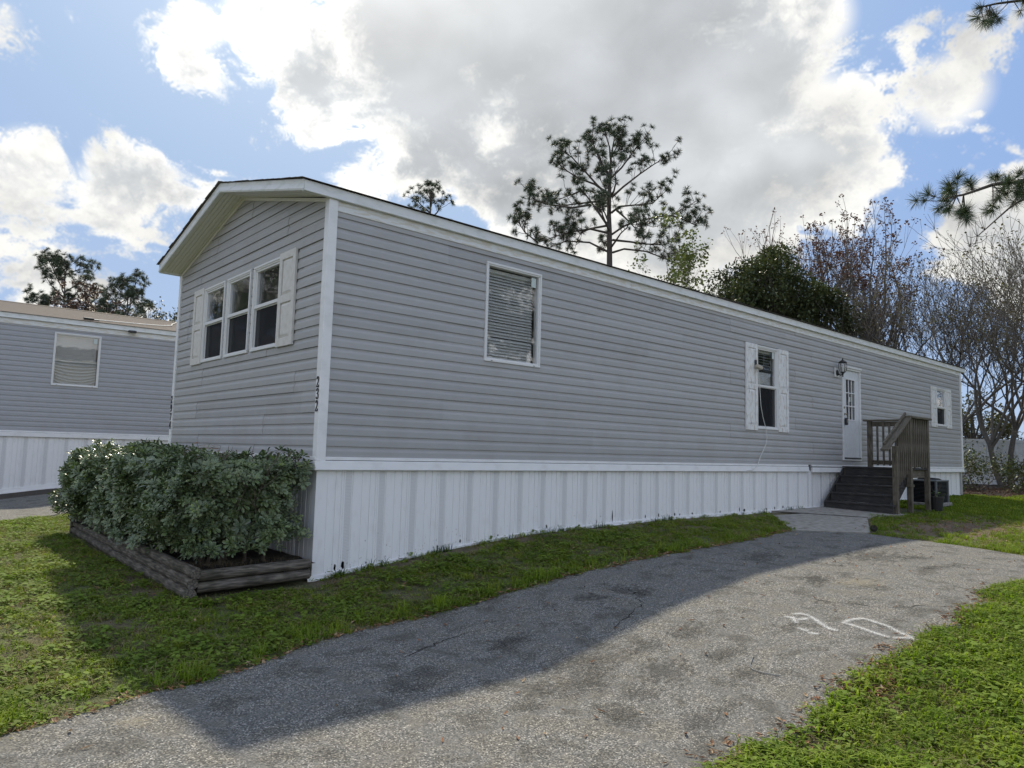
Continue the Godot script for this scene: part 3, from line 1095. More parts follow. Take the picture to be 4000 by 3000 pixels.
func shutter(home: Node, w: Wall, s0: float, s1: float, y0: float, y1: float, mat: Material) -> void:
	var g := Geo.new()
	var t := 0.072
	var d0 := 0.016
	var d1 := 0.046
	wbox(g, w, s0 + t, s1 - t, y0 + t, y1 - t, d0, d1 - 0.02, 0.0)
	wbox(g, w, s0, s0 + t, y0, y1, d0, d1)
	wbox(g, w, s1 - t, s1, y0, y1, d0, d1)
	var ym := (y0 + y1) * 0.5
	wbox(g, w, s0 + t, s1 - t, y0, y0 + 0.095, d0, d1 - 0.0015)
	wbox(g, w, s0 + t, s1 - t, y1 - 0.085, y1, d0, d1 - 0.0015)
	wbox(g, w, s0 + t, s1 - t, ym - 0.045, ym + 0.045, d0, d1 - 0.0015)
	var o := part(home, "shutter", g, mat)
	for q: Array in [[y0 + 0.095, ym - 0.045], [ym + 0.045, y1 - 0.085]]:
		var p := Geo.new()
		var a := s0 + t + 0.004
		var b := s1 - t - 0.004
		var lo: float = q[0] + 0.004
		var hi: float = q[1] - 0.004
		var e := 0.034
		var db := d1 - 0.019
		var dt := d1 - 0.003
		var oo := [w.p(a, lo, db), w.p(b, lo, db), w.p(b, hi, db), w.p(a, hi, db)]
		var ii := [w.p(a + e, lo + e, dt), w.p(b - e, lo + e, dt), w.p(b - e, hi - e, dt), w.p(a + e, hi - e, dt)]
		p.quad(ii[0], ii[1], ii[2], ii[3], w.n)
		for k in 4:
			p.quad(oo[k], oo[(k + 1) % 4], ii[(k + 1) % 4], ii[k], w.n)
		part(o, "raised_panel", p, mat)
	for y: float in [y0 + 0.13, ym + 0.1, y1 - 0.16]:
		for s: float in [s0 + 0.02, s1 - 0.02]:
			var sc := Geo.new()
			wbox(sc, w, s - 0.006, s + 0.006, y - 0.006, y + 0.006, d1 - 0.001, d1 + 0.003, 0.002)
			part(o, "screw", sc, mat)


# ribbed vinyl skirting, panel by panel, from the ground line to the band
func skirting(home: Node, w: Wall, s0: float, s1: float, ytop: float, foot: Callable, first: float, pitch: float, back := 0.0) -> void:
	# (place in the panel, how far out) of the ribs
	var prof := [[0.0, 0.0], [0.075, 0.0], [0.079, -0.008], [0.087, -0.008], [0.091, 0.001], [0.185, 0.003], [0.189, -0.005], [0.195, -0.005], [0.199, 0.002], [0.278, 0.002], [0.282, -0.008], [0.291, -0.008], [0.295, 0.002], [0.345, 0.001], [0.349, -0.007], [0.357, -0.007], [0.361, 0.002], [0.372, 0.002], [0.376, -0.007], [0.384, -0.007], [0.388, 0.0], [0.40, 0.0]]
	var k := first - pitch
	while k < s1:
		var g := Geo.new()
		var vent := Geo.new()
		var sc := pitch / 0.40
		for i in prof.size() - 1:
			var a: float = k + prof[i][0] * sc
			var b: float = k + prof[i + 1][0] * sc
			if b <= s0 or a >= s1:
				continue
			var da: float = prof[i][1] - back
			var db: float = prof[i + 1][1] - back
			a = maxf(a, s0)
			b = minf(b, s1)
			var ya: float = foot.call(a)
			var yb: float = foot.call(b)
			if i == 0:
				vent.quad(w.p(a, ya, da), w.p(b, yb, db), w.p(b, ytop, db), w.p(a, ytop, da), w.n, (b - a) / 0.045, (ytop - ya) / 0.06)
			else:
				g.quad(w.p(a, ya, da), w.p(b, yb, db), w.p(b, ytop, db), w.p(a, ytop, da), w.n)
		if g.v.size() > 0:
			var o := part(home, "skirting_panel", g, M.skirting)
			if vent.v.size() > 0:
				part(o, "vent_strip", vent, M.vent_strip)
		k += pitch


func rail_along(home: Node, called: String, w: Wall, s0: float, s1: float, step: float, foot: Callable, h: float, d0: float, d1: float, mat: Material) -> void:
	var s := s0
	while s < s1 - 0.01:
		var e := minf(s + step, s1)
		var g := Geo.new()
		var ya: float = foot.call(s)
		var yb: float = foot.call(e)
		var pts := [[0.0, d0], [0.0, d1], [h * 0.35, d1 - 0.004], [h * 0.5, d1 - 0.012], [h, d1 - 0.016], [h, d0]]
		for i in pts.size() - 1:
			var q0: Array = pts[i]
			var q1: Array = pts[i + 1]
			var out := w.n if i in [1, 2, 3] else (Vector3.DOWN if i == 0 else UPV)
			g.quad(w.p(s, ya + q0[0], q0[1]), w.p(e, yb + q0[0], q0[1]), w.p(e, yb + q1[0], q1[1]), w.p(s, ya + q1[0], q1[1]), out)
		part(home, called, g, mat)
		s = e


func post_trim(home: Node, w: Wall, s0: float, s1: float, y0: float, y1: float, d0: float, d1: float) -> MeshInstance3D:
	var g := Geo.new()
	wbox(g, w, s0, s1, y0, y1, d0, d1, 0.004)
	return part(home, "corner_post", g, M.white)


func roof(home: Node, x0: float, x1: float, z0: float, z1: float, edge: float) -> void:
	# z0 (front eave) > z1 (back eave); the roof edge sits at height edge
	var zr := (z0 + z1) * 0.5
	var half := (z0 - z1) * 0.5
	var up := half * PITCH
	for side: float in [1.0, -1.0]:
		var ez := zr + half * side
		var deck := Geo.new()
		for y: float in [0.0, -0.006]:
			deck.quad(Vector3(x0 + 0.01, edge + y, ez - side * 0.01), Vector3(x1 - 0.01, edge + y, ez - side * 0.01), Vector3(x1 - 0.01, edge + up + y, zr), Vector3(x0 + 0.01, edge + up + y, zr), UPV if y == 0.0 else Vector3.DOWN)
		part(home, "roof_deck", deck, M.shingle_dark)
		var n := int(half / 0.14)
		for k in n:
			var a := float(k) / n
			var b := float(k + 1) / n + 0.15 / n
			var g := Geo.new()
			var ya := edge + up * a
			var yb := edge + up * minf(b, 1.0)
			var za := lerpf(ez + side * 0.016, zr, a)
			var zb := lerpf(ez + side * 0.016, zr, minf(b, 1.0))
			var e0 := x0 - 0.012 - rng.randf() * 0.02
			var e1 := x1 + 0.012 + rng.randf() * 0.02
			var h := 0.008
			g.quad(Vector3(e0, ya + h, za), Vector3(e1, ya + h, za), Vector3(e1, yb + 0.004, zb), Vector3(e0, yb + 0.004, zb), UPV)
			g.quad(Vector3(e0, ya + 0.002, za), Vector3(e1, ya + 0.002, za), Vector3(e1, ya + h, za), Vector3(e0, ya + h, za), Vector3(0, 0, side))
			for e: float in [e0, e1]:
				g.poly([Vector3(e, ya + 0.002, za), Vector3(e, ya + h, za), Vector3(e, yb + 0.004, zb), Vector3(e, yb, zb)], Vector3(-1 if e == e0 else 1, 0, 0))
			part(home, "shingle_course", g, M.shingle)
	var cap := Geo.new()
	var y := edge + up + 0.012
	cap.quad(Vector3(x0 - 0.02, y + 0.008, zr), Vector3(x1 + 0.02, y + 0.008, zr), Vector3(x1 + 0.02, y - 0.03, zr + 0.13), Vector3(x0 - 0.02, y - 0.03, zr + 0.13), UPV)
	cap.quad(Vector3(x0 - 0.02, y + 0.008, zr), Vector3(x1 + 0.02, y + 0.008, zr), Vector3(x1 + 0.02, y - 0.03, zr - 0.13), Vector3(x0 - 0.02, y - 0.03, zr - 0.13), UPV)
	part(home, "ridge_cap", cap, M.shingle)


func digits(home: Node, text: String, w: Wall, s: float, ytop: float, step: float, h: float) -> void:
	var font := SystemFont.new()
	font.font_names = PackedStringArray(["Droid Serif"])
	font.font_italic = true
	for i in text.length():
		var t := TextMesh.new()
		t.text = text[i]
		t.font = font
		t.font_size = 64
		t.pixel_size = h / 46.0
		t.depth = 0.008
		var o := put(home, "house_number_digit", t, M.number_black)
		o.transform = Transform3D(Basis(w.s * 0.72, UPV, w.n), w.p(s, ytop - step * i - h * 0.5, 0.044))


func foot_main(s: float) -> float:
	return gnd(s, 0.0) + 0.012


func make_home() -> void:
	rng.seed = 400
	var home := thing("mobile_home", "long grey lap-sided mobile home numbered 232 with white skirting and shuttered windows", "house")
	var long_wall := Wall.new(Vector3.ZERO, Vector3.RIGHT, Vector3.BACK)
	var end_wall := Wall.new(Vector3.ZERO, Vector3.BACK, Vector3.LEFT)
	var back_wall := Wall.new(Vector3(0, 0, -HW), Vector3.LEFT, Vector3.FORWARD)
	var far_wall := Wall.new(Vector3(HL, 0, 0), Vector3.FORWARD, Vector3.RIGHT)
	var ytop := HY + 22.5 * CC
	var mats := [M.siding_0, M.siding_1, M.siding_2]
	var wins := [[2.10, 3.04, 2.43, 3.67], [8.46, 9.21, 1.86, 3.38], [11.92, 12.82, 1.335, 3.32], [17.50, 18.23, 2.31, 3.32]]
	var holes := []
	for q: Array in wins:
		holes.append([q[0] + 0.012, q[1] - 0.012, q[2] + 0.012, q[3] - 0.012])
	siding(home, long_wall, 0.05, HL - 0.05, ytop, holes, [[6.2, 12.4], [4.1, 10.6, 15.9], [1.52, 7.6, 13.8], [5.3, 9.9, 16.4]], mats)
	core(home, long_wall, 0.0, HL, HY - 0.13, EAVE + 0.05, holes)
	# end wall with its gable
	var ends := []
	for q: Array in [[-3.67, -2.88], [-2.80, -2.0], [-1.905, -1.12]]:
		ends.append([q[0] + 0.012, q[1] - 0.012, 2.46 + 0.012, 3.515 - 0.012])
	var gable := func(y: float) -> Vector2:
		var in_by := maxf(0.0, (y - EAVE + 0.005) / PITCH)
		return Vector2(-HW - 0.06 + in_by, 0.06 - in_by) if in_by > 0.12 else Vector2(-HW, 0.0)
	siding(home, end_wall, -HW + 0.045, -0.045, EAVE + 0.60, ends, [[-3.62], [-1.4], [-3.75, -0.42], [-0.62], [-3.6], [-1.42, -0.5], [-3.63, -0.45], [-4.35], [-4.3, -0.55], [-3.1], [-3.9, -0.66], [-1.0], [-3.3], [-2.1]], mats, gable)
	core(home, end_wall, -HW + 0.10, -0.10, HY - 0.13, EAVE - 0.05, ends)
	var gb := Geo.new()
	for d: float in [0.0, 0.09]:
		gb.poly([Vector3(d, EAVE - 0.05, -HW + 0.05), Vector3(d, EAVE - 0.05, -0.05), Vector3(d, EAVE + 0.02, -0.05), Vector3(d, EAVE + 0.6, -HW * 0.5), Vector3(d, EAVE + 0.02, -HW + 0.05)], Vector3(-1 if d == 0.0 else 1, 0, 0))
	part(home, "gable_wall", gb, M.inside)
	# the two walls turned away
	for q: Array in [[back_wall, -HL, 0.0], [far_wall, 0.0, HW]]:
		var g := Geo.new()
		wbox(g, q[0], q[1], q[2], 0.4, EAVE + 0.05, -0.10, 0.0, 0.0)
		part(home, "wall", g, M.siding_0)
	var gf := Geo.new()
	gf.poly([Vector3(HL, EAVE, -HW), Vector3(HL, EAVE, 0), Vector3(HL, EAVE + 0.6, -HW * 0.5)], Vector3.RIGHT)
	part(home, "gable_wall", gf, M.siding_0)
	var fl := Geo.new()
	fl.box(Vector3(HL * 0.5, HY - 0.1, -HW * 0.5), Vector3(HL - 0.2, 0.12, HW - 0.2))
	part(home, "floor", fl, M.inside)
	var ce := Geo.new()
	ce.box(Vector3(HL * 0.5, EAVE - 0.02, -HW * 0.5), Vector3(HL - 0.2, 0.04, HW - 0.2))
	part(home, "ceiling", ce, M.inside)
	# windows and shutters
	window(home, long_wall, 2.10, 3.04, 2.43, 3.67, "fixed", {"glass": 1, "slats": [3.56, 2.5, 0.038, 0.95], "sticker": true})
	window(home, long_wall, 8.46, 9.21, 1.86, 3.38, "hung", {"glass": 1, "mid": 2.64, "slats": [3.27, 2.98, 0.05, 0.35], "shade": [2.70, 2.92], "sticker": true})
	window(home, long_wall, 17.50, 18.23, 2.31, 3.32, "hung", {"glass": 1, "mid": 2.80, "slats": [3.22, 2.86, 0.05, 0.5]})
	window(home, end_wall, -3.67, -2.88, 2.46, 3.515, "hung", {"glass": 1, "mid": 3.0})
	window(home, end_wall, -2.80, -2.0, 2.46, 3.515, "hung", {"glass": 1, "mid": 3.0})
	window(home, end_wall, -1.905, -1.12, 2.46, 3.515, "hung", {"glass": 1, "mid": 3.0})
	shutter(home, end_wall, -4.08, -3.67, 2.445, 3.535, M.shutter)
	shutter(home, end_wall, -1.12, -0.70, 2.445, 3.535, M.shutter)
	shutter(home, long_wall, 8.07, 8.46, 1.83, 3.39, M.shutter_white)
	shutter(home, long_wall, 9.21, 9.59, 1.83, 3.39, M.shutter_white)
	shutter(home, long_wall, 17.11, 17.50, 2.27, 3.33, M.shutter_white)
	shutter(home, long_wall, 18.23, 18.61, 2.27, 3.33, M.shutter_white)
	# corner posts, bands and rails
	post_trim(home, long_wall, -0.040, 0.062, HY - 0.07, EAVE + 0.0, -0.055, 0.040)
	post_trim(home, end_wall, -HW - 0.035, -HW + 0.055, HY - 0.07, EAVE - 0.01, -0.05, 0.036)
	post_trim(home, long_wall, HL - 0.06, HL + 0.03, HY - 0.04, EAVE - 0.01, -0.05, 0.036)
	digits(home, "232", end_wall, -0.006, 2.045, 0.122, 0.112)
	digits(home, "2974", end_wall, -HW + 0.018, 2.035, 0.128, 0.112)
	var broken := [[-0.055, 10.36], [10.52, 11.9], [11.9, HL + 0.03]]
	for q: Array in broken:
		var g := Geo.new()
		wbox(g, long_wall, q[0], q[1], HY - 0.030, HY + 0.002, -0.02, 0.034)
		part(home, "sill_flashing", g, M.white)
		var b := Geo.new()
		var drop := 0.012 if q[0] == 10.52 else 0.0
		b.box(long_wall.p((q[0] + q[1]) * 0.5, HY - 0.086 - drop, 0.026), Vector3(q[1] - q[0], 0.098, 0.05), 0.006, Basis(Vector3.RIGHT, -0.10))
		part(home, "skirting_band", b, M.white)
	var g0 := Geo.new()
	wbox(g0, end_wall, -HW - 0.03, 0.03, HY - 0.030, HY + 0.002, -0.02, 0.034)
	part(home, "sill_flashing", g0, M.white)
	# the band on the end wall has come loose and bows outward
	var eb := Geo.new()
	var ps := 16
	for i in ps:
		var a := float(i) / ps
		var b := float(i + 1) / ps
		var qa := 0.05 + 0.045 * sin(PI * a) + 0.02 * sin(TAU * 2.0 * a)
		var qb := 0.05 + 0.045 * sin(PI * b) + 0.02 * sin(TAU * 2.0 * b)
		var sa := lerpf(-HW - 0.03, 0.05, a)
		var sb := lerpf(-HW - 0.03, 0.05, b)
		eb.quad(end_wall.p(sa, HY - 0.135, qa), end_wall.p(sb, HY - 0.135, qb), end_wall.p(sb, HY - 0.036, 0.045), end_wall.p(sa, HY - 0.036, 0.045), end_wall.n)
		eb.quad(end_wall.p(sa, HY - 0.036, 0.045), end_wall.p(sb, HY - 0.036, 0.045), end_wall.p(sb, HY - 0.030, 0.0), end_wall.p(sa, HY - 0.030, 0.0), UPV)
		eb.quad(end_wall.p(sa, HY - 0.135, qa), end_wall.p(sb, HY - 0.135, qb), end_wall.p(sb, HY - 0.13, 0.0), end_wall.p(sa, HY - 0.13, 0.0), Vector3.DOWN)
	part(home, "skirting_band", eb, M.white)
	skirting(home, long_wall, 0.10, 10.55, HY - 0.10, foot_main, 0.32, 0.4015, 0.0)
	skirting(home, long_wall, 10.55, HL, HY - 0.10, foot_main, 10.6, 0.4015, 0.04)
	skirting(home, end_wall, -HW, -0.10, HY - 0.10, func(_s: float) -> float: return 0.0, -HW + 0.02, 0.40, 0.0)
	# the corner piece of the skirting
	var cp := Geo.new()
	wbox(cp, long_wall, -0.012, 0.115, 0.012, HY - 0.10, -0.006, 0.006, 0.002)
	wbox(cp, end_wall, -0.12, 0.002, 0.012, HY - 0.10, -0.006, 0.006, 0.002)
	part(home, "skirting_corner", cp, M.skirting)
	rail_along(home, "bottom_rail", long_wall, -0.06, 10.5, 3.05, func(s: float) -> float: return gnd(s, 0.0) - 0.012, 0.055, -0.02, 0.034, M.white)
	rail_along(home, "bottom_rail", long_wall, 10.55, HL, 3.05, func(s: float) -> float: return gnd(s, 0.0) - 0.012, 0.05, -0.06, -0.012, M.white)
	# holes torn in the foot of the skirting by a trimmer
	rng.seed = 44
	for q: Array in [[0.24, 0.07, 0.012], [0.33, 0.085, 0.02], [0.60, 0.02, 0.008], [1.52, 0.02, 0.012], [1.84, 0.045, 0.011], [2.42, 0.02, 0.012], [3.25, 0.05, 0.012], [4.22, 0.05, 0.006], [4.55, 0.16, 0.011], [5.30, 0.06, 0.012], [5.62, 0.06, 0.011], [6.03, 0.05, 0.018], [6.16, 0.03, 0.012], [6.5, 0.04, 0.02], [7.3, 0.04, 0.014], [7.9, 0.08, 0.012], [8.05, 0.05, 0.03], [8.8, 0.03, 0.02], [9.1, 0.05, 0.02], [9.4, 0.06, 0.02]]:
		var g := Geo.new()
		var base := gnd(q[0], 0.0) + 0.05
		var ring := []
		for k in 9:
			var a := TAU * k / 9.0
			var r := 0.7 + 0.5 * rng.randf()
			ring.append(long_wall.p(q[0] + cos(a) * q[2] * r, base + q[1] * 0.5 + sin(a) * q[1] * 0.5 * r, 0.0048))
		g.poly(ring, long_wall.n)
		part(home, "torn_hole", g, M.hole)
	# mud spattered on the foot of the skirting
	var mud := Geo.new()
	for k in 520:
		var s := 0.02 + pow(rng.randf(), 1.3) * 10.2
		var y := gnd(s, 0.0) + 0.05 + 0.34 * rng.randf() * rng.randf() * rng.randf()
		if k % 9 == 0:
			y += 0.5 * rng.randf()
		var r := 0.0014 + 0.0045 * rng.randf() * rng.randf()
		mud.poly([long_wall.p(s - r, y, 0.0042), long_wall.p(s, y - r * 1.5, 0.0042), long_wall.p(s + r, y, 0.0042), long_wall.p(s, y + r * 1.2, 0.0042)], long_wall.n)
	var mo := part(home, "mud_spatter", mud, M.mud)
	mo.set_meta("kind", "stuff")
	# eaves
	for q: Array in [[-0.335, 6.4], [6.4, 13.1], [13.1, HL + 0.30]]:
		var f := Geo.new()
		wbox(f, long_wall, q[0], q[1] - 0.002, EAVE + 0.002, EAVE + 0.118, 0.040, 0.062, 0.004)
		wbox(f, long_wall, q[0], q[1] - 0.002, EAVE + 0.0, EAVE + 0.018, 0.018, 0.068, 0.003)
		part(home, "fascia_board", f, M.fascia)
	for q: Array in [[0.062, 4.9], [4.9, 10.9], [10.9, HL - 0.06]]:
		var f := Geo.new()
		wbox(f, long_wall, q[0], q[1] - 0.003, ytop, EAVE + 0.0, 0.0, 0.022, 0.003)
		wbox(f, long_wall, q[0], q[1] - 0.003, ytop - 0.004, ytop + 0.022, 0.0, 0.030, 0.003)
		part(home, "frieze_board", f, M.frieze)
	var bf := Geo.new()
	wbox(bf, back_wall, -HL - 0.3, 0.335, EAVE, EAVE + 0.118, 0.03, 0.062)
	part(home, "fascia_board", bf, M.fascia)
	var zr := -HW * 0.5
	for side: float in [1.0, -1.0]:
		var ez := zr + side * (HW * 0.5 + 0.062)
		var ridge := EAVE + (HW * 0.5 + 0.062) * PITCH
		for x: float in [-0.335, HL + 0.30]:
			var f := Geo.new()
			var out := Vector3.LEFT if x < 0.0 else Vector3.RIGHT
			var xi := x - out.x * 0.022
			var prof := [[0.0, 0.0], [0.018, 0.008], [0.07, 0.0], [0.118, 0.004]]
			for k in prof.size() - 1:
				var o0: float = x + out.x * prof[k][1]
				var o1: float = x + out.x * prof[k + 1][1]
				f.quad(Vector3(o0, EAVE + prof[k][0], ez), Vector3(o0, ridge + prof[k][0], zr), Vector3(o1, ridge + prof[k + 1][0], zr), Vector3(o1, EAVE + prof[k + 1][0], ez), out)
			f.quad(Vector3(x, EAVE, ez), Vector3(x, ridge, zr), Vector3(xi, ridge, zr), Vector3(xi, EAVE, ez), Vector3.DOWN)
			f.quad(Vector3(xi, EAVE, ez), Vector3(xi, ridge, zr), Vector3(xi, ridge + 0.118, zr), Vector3(xi, EAVE + 0.118, ez), -out)
			part(home, "rake_board", f, M.fascia)
		# soffit of the overhang, three ribbed strips running up the rake
		for k in 3:
			var f := Geo.new()
			var xa := -0.012 - 0.101 * k
			var xb := xa - 0.101
			for q: Array in [[xa, xa - 0.043, 0.012, 0.012], [xa - 0.043, xa - 0.047, 0.012, 0.024], [xa - 0.047, xa - 0.054, 0.024, 0.024], [xa - 0.054, xa - 0.058, 0.024, 0.012], [xa - 0.058, xb + 0.004, 0.012, 0.012], [xb + 0.006, xb, 0.012, 0.026]]:
				f.quad(Vector3(q[0], EAVE + q[2], ez), Vector3(q[1], EAVE + q[3], ez), Vector3(q[1], ridge + q[3], zr), Vector3(q[0], ridge + q[2], zr), Vector3.DOWN)
			part(home, "soffit_strip", f, M.soffit)
		var jt := Geo.new()
		jt.quad(Vector3(-0.028, EAVE - 0.028, ez - side * 0.06), Vector3(-0.028, ridge - 0.028, zr), Vector3(-0.028, ridge + 0.012, zr), Vector3(-0.028, EAVE + 0.012, ez - side * 0.06), Vector3.LEFT)
		jt.quad(Vector3(-0.028, EAVE - 0.028, ez - side * 0.06), Vector3(-0.028, ridge - 0.028, zr), Vector3(0.0, ridge - 0.028, zr), Vector3(0.0, EAVE - 0.028, ez - side * 0.06), Vector3.DOWN)
		part(home, "soffit_trim", jt, M.soffit)
	roof(home, -0.345, HL + 0.31, 0.075, -HW - 0.075, EAVE + 0.118)
	# gaps under the end eave are closed by a short return
	var rt := Geo.new()
	rt.box(Vector3(-0.17, EAVE + 0.05, -HW - 0.05), Vector3(0.32, 0.12, 0.02), 0.002)
	part(home, "eave_return", rt, M.fascia)
	make_door(home, long_wall)
	# a gouge below the door and a bent band end
	var bent := Geo.new()
	bent.box(Vector3(10.44, HY - 0.07, 0.03), Vector3(0.05, 0.10, 0.012), 0.002, Basis(UPV, 0.5) * Basis(Vector3.BACK, 0.4))
	part(home, "bent_flashing", bent, M.steel)


func make_door(home: Node, w: Wall) -> void:
	var o := holder(home, "door")
	var g := Geo.new()
	frame_bars(g, w, 11.92, 12.82, 1.335, 3.32, 0.045, -0.08, 0.04)
	wbox(g, w, 11.91, 12.83, 3.315, 3.36, -0.01, 0.062)
	part(o, "frame", g, M.frame_white)
	var th := Geo.new()
	wbox(th, w, 11.96, 12.78, 1.365, 1.40, -0.05, 0.046)
	part(o, "threshold", th, M.dark_metal)
	var a := 11.968
	var b := 12.772
	var s := Geo.new()
	wbox(s, w, a, b, 1.40, 2.20, -0.05, 0.006)
	wbox(s, w, a, b, 3.085, 3.272, -0.05, 0.006)
	wbox(s, w, a, 12.12, 2.20, 3.085, -0.05, 0.006, 0.0)
	wbox(s, w, 12.58, b, 2.20, 3.085, -0.05, 0.006, 0.0)
	part(o, "slab", s, M.door_white)
	var l := Geo.new()
	frame_bars(l, w, 12.105, 12.595, 2.185, 3.10, 0.03, -0.02, 0.018)
	for k in [1, 2]:
		var x: float = lerpf(12.135, 12.565, k / 3.0)
		wbox(l, w, x - 0.011, x + 0.011, 2.21, 3.07, -0.01, 0.014, 0.002)
		var y: float = lerpf(2.215, 3.07, k / 3.0)
		wbox(l, w, 12.13, 12.57, y - 0.011, y + 0.011, -0.01, 0.0125, 0.002)
	part(o, "lite_frame", l, M.frame_white)
	for i in 3:
		for j in 3:
			var p := Geo.new()
			var x0 := lerpf(12.135, 12.565, i / 3.0) + 0.008
			var x1 := lerpf(12.135, 12.565, (i + 1) / 3.0) - 0.008
			var y0 := lerpf(2.215, 3.07, j / 3.0) + 0.008
			var y1 := lerpf(2.215, 3.07, (j + 1) / 3.0) - 0.008
			wbox(p, w, x0, x1, y0, y1, -0.004, 0.002, 0.0)
			part(o, "pane", p, M.glass_0)
	var tg := Geo.new()
	wbox(tg, w, 12.31, 12.355, 2.60, 2.70, 0.003, 0.005, 0.0)
	part(o, "sticker", tg, M.paper)
	var k := Geo.new()
	k.lathe(Vector3.ZERO, [0.0, 0.008, 0.01, 0.022, 0.022], [0.032, 0.032, 0.022, 0.02, 0.0], 14)
	var db := part(o, "deadbolt", k, M.brass)
	db.transform = Transform3D(Basis(Vector3.RIGHT, PI * 0.5), w.p(12.03, 2.46, 0.006))
	var kn := Geo.new()
	kn.lathe(Vector3.ZERO, [0.0, 0.006, 0.012, 0.03, 0.04, 0.055, 0.066, 0.07], [0.034, 0.034, 0.014, 0.012, 0.022, 0.028, 0.02, 0.0], 14)
	var kb := part(o, "knob", kn, M.brass)
	kb.transform = Transform3D(Basis(Vector3.RIGHT, PI * 0.5), w.p(12.03, 2.32, 0.006))


func make_neighbour() -> void:
	rng.seed = 500
	var a := deg_to_rad(2.5)
	var n := thing("mobile_home", "neighbouring grey mobile home with brown shingle roof seen behind the leafy hedge", "house")
	# local frame: front wall along +x at z = 0, siding bottom at HY
	n.transform = Transform3D(Basis(UPV, -a), Vector3(-1.20, 0.28, -13.02) )
	var w := Wall.new(Vector3.ZERO, Vector3.RIGHT, Vector3.BACK)
	var ytop := HY + 2.435
	var hole := [0.82, 1.79, HY + 1.09, HY + 2.345]
	var cut := [[hole[0] + 0.012, hole[1] - 0.012, hole[2] + 0.012, hole[3] - 0.012]]
	siding(n, w, -9.0, 10.0, ytop, cut, [[-3.0, 4.2], [-5.2, 2.6], [-1.6, 6.0]], [M.neighbour_siding])
	core(n, w, -9.0, 10.0, HY - 0.13, EAVE, cut)
	for q: Array in [[Wall.new(Vector3(0, 0, -HW), Vector3.LEFT, Vector3.FORWARD), -10.0, 9.0], [Wall.new(Vector3(10, 0, 0), Vector3.FORWARD, Vector3.RIGHT), 0.0, HW], [Wall.new(Vector3(-9, 0, 0), Vector3.BACK, Vector3.LEFT), -HW, 0.0]]:
		var g := Geo.new()
		wbox(g, q[0], q[1], q[2], 0.2, EAVE, -0.10, 0.0, 0.0)
		part(n, "wall", g, M.neighbour_siding)
	for x: float in [-9.0, 10.0]:
		var gg := Geo.new()
		gg.poly([Vector3(x, EAVE, -HW), Vector3(x, EAVE, 0), Vector3(x, EAVE + 0.62, -HW * 0.5)], Vector3(signf(x), 0, 0))
		part(n, "gable_wall", gg, M.neighbour_siding)
	window(n, w, hole[0], hole[1], hole[2], hole[3], "fixed", {"glass": 2, "slats": [HY + 2.26, HY + 1.74, 0.030, 1.1], "sagging": [HY + 1.70, HY + 1.24, 8], "shade": [HY + 1.12, HY + 1.74], "sticker": true})
	var f := Geo.new()
	wbox(f, w, -9.3, 10.3, EAVE - 0.12, EAVE, 0.03, 0.062)
	wbox(f, w, -9.3, 10.3, EAVE - 0.12, EAVE - 0.102, 0.01, 0.068)
	part(n, "fascia_board", f, M.fascia)
	var fr := Geo.new()
	wbox(fr, w, -9.0, 10.0, ytop, EAVE - 0.12, 0.0, 0.024)
	part(n, "frieze_board", fr, M.frieze)
	roof(n, -9.3, 10.3, 0.075, -HW - 0.075, EAVE)
	var b := Geo.new()
	wbox(b, w, -9.0, 10.0, HY - 0.135, HY - 0.034, 0.0, 0.05, 0.006)
	wbox(b, w, -9.0, 10.0, HY - 0.030, HY + 0.002, 0.0, 0.034)
	part(n, "skirting_band", b, M.white)
	var foot := func(s: float) -> float: return gnd(s - 1.2, -13.0) - 0.28
	skirting(n, w, -9.0, 10.0, HY - 0.13, foot, -8.8, 0.4, 0.0)
	rail_along(n, "bottom_rail", w, -9.0, 10.0, 1.0, foot, 0.11, -0.02, 0.03, M.white)
	# solar light under the eave and a cord lying on the roof
	var lamp := thing("solar_light", "small black solar light fixed under the neighbour's eave", "light", n.transform * Vector3(2.44, EAVE - 0.16, 0.06))
	lamp.basis = n.basis
	var lw := Wall.new(Vector3.ZERO, Vector3.RIGHT, Vector3.BACK)
	var bd := Geo.new()
	wbox(bd, lw, -0.09, 0.09, 0.0, 0.055, 0.0, 0.07, 0.008)
	part(lamp, "housing", bd, M.dark_metal)
	var df := Geo.new()
	df.tube([Vector3(-0.08, 0.0, 0.05), Vector3(-0.05, -0.04, 0.05), Vector3(0.0, -0.05, 0.05), Vector3(0.05, -0.04, 0.05), Vector3(0.08, 0.0, 0.05)], [0.008, 0.009, 0.009, 0.009, 0.008], 6)
	part(lamp, "bracket", df, M.plastic_beige)
	var cord := Geo.new()
	var ps := []
	var rs := []
	for q: Array in [[1.62, 0.22], [2.0, 0.32], [2.4, 0.42], [2.85, 0.55], [3.3, 0.75], [3.6, 1.1], [3.7, 1.5], [3.95, 2.1]]:
		ps.append(n.transform * Vector3(q[0], EAVE + 0.036 + q[1] * PITCH, 0.075 - q[1]))
		rs.append(0.012)
	cord.tube(ps, rs, 5)
	var cd := part(self, "roof_cord", cord, M.cable)
	tag(cd, "pale cord lying across the neighbour's brown roof", "cord")
	var v := Geo.new()
	v.box(n.transform * Vector3(1.5, EAVE + 0.09, -0.1), Vector3(0.22, 0.05, 0.12), 0.012, n.basis * Basis(Vector3.RIGHT, 0.24))
	v.box(n.transform * Vector3(1.66, EAVE + 0.075, -0.1), Vector3(0.14, 0.02, 0.05), 0.006, n.basis * Basis(Vector3.RIGHT, 0.24))
	var pl := part(self, "cord_plug", v, M.black_paint)
	tag(pl, "black plug end of the cord on the neighbour's roof edge", "plug")


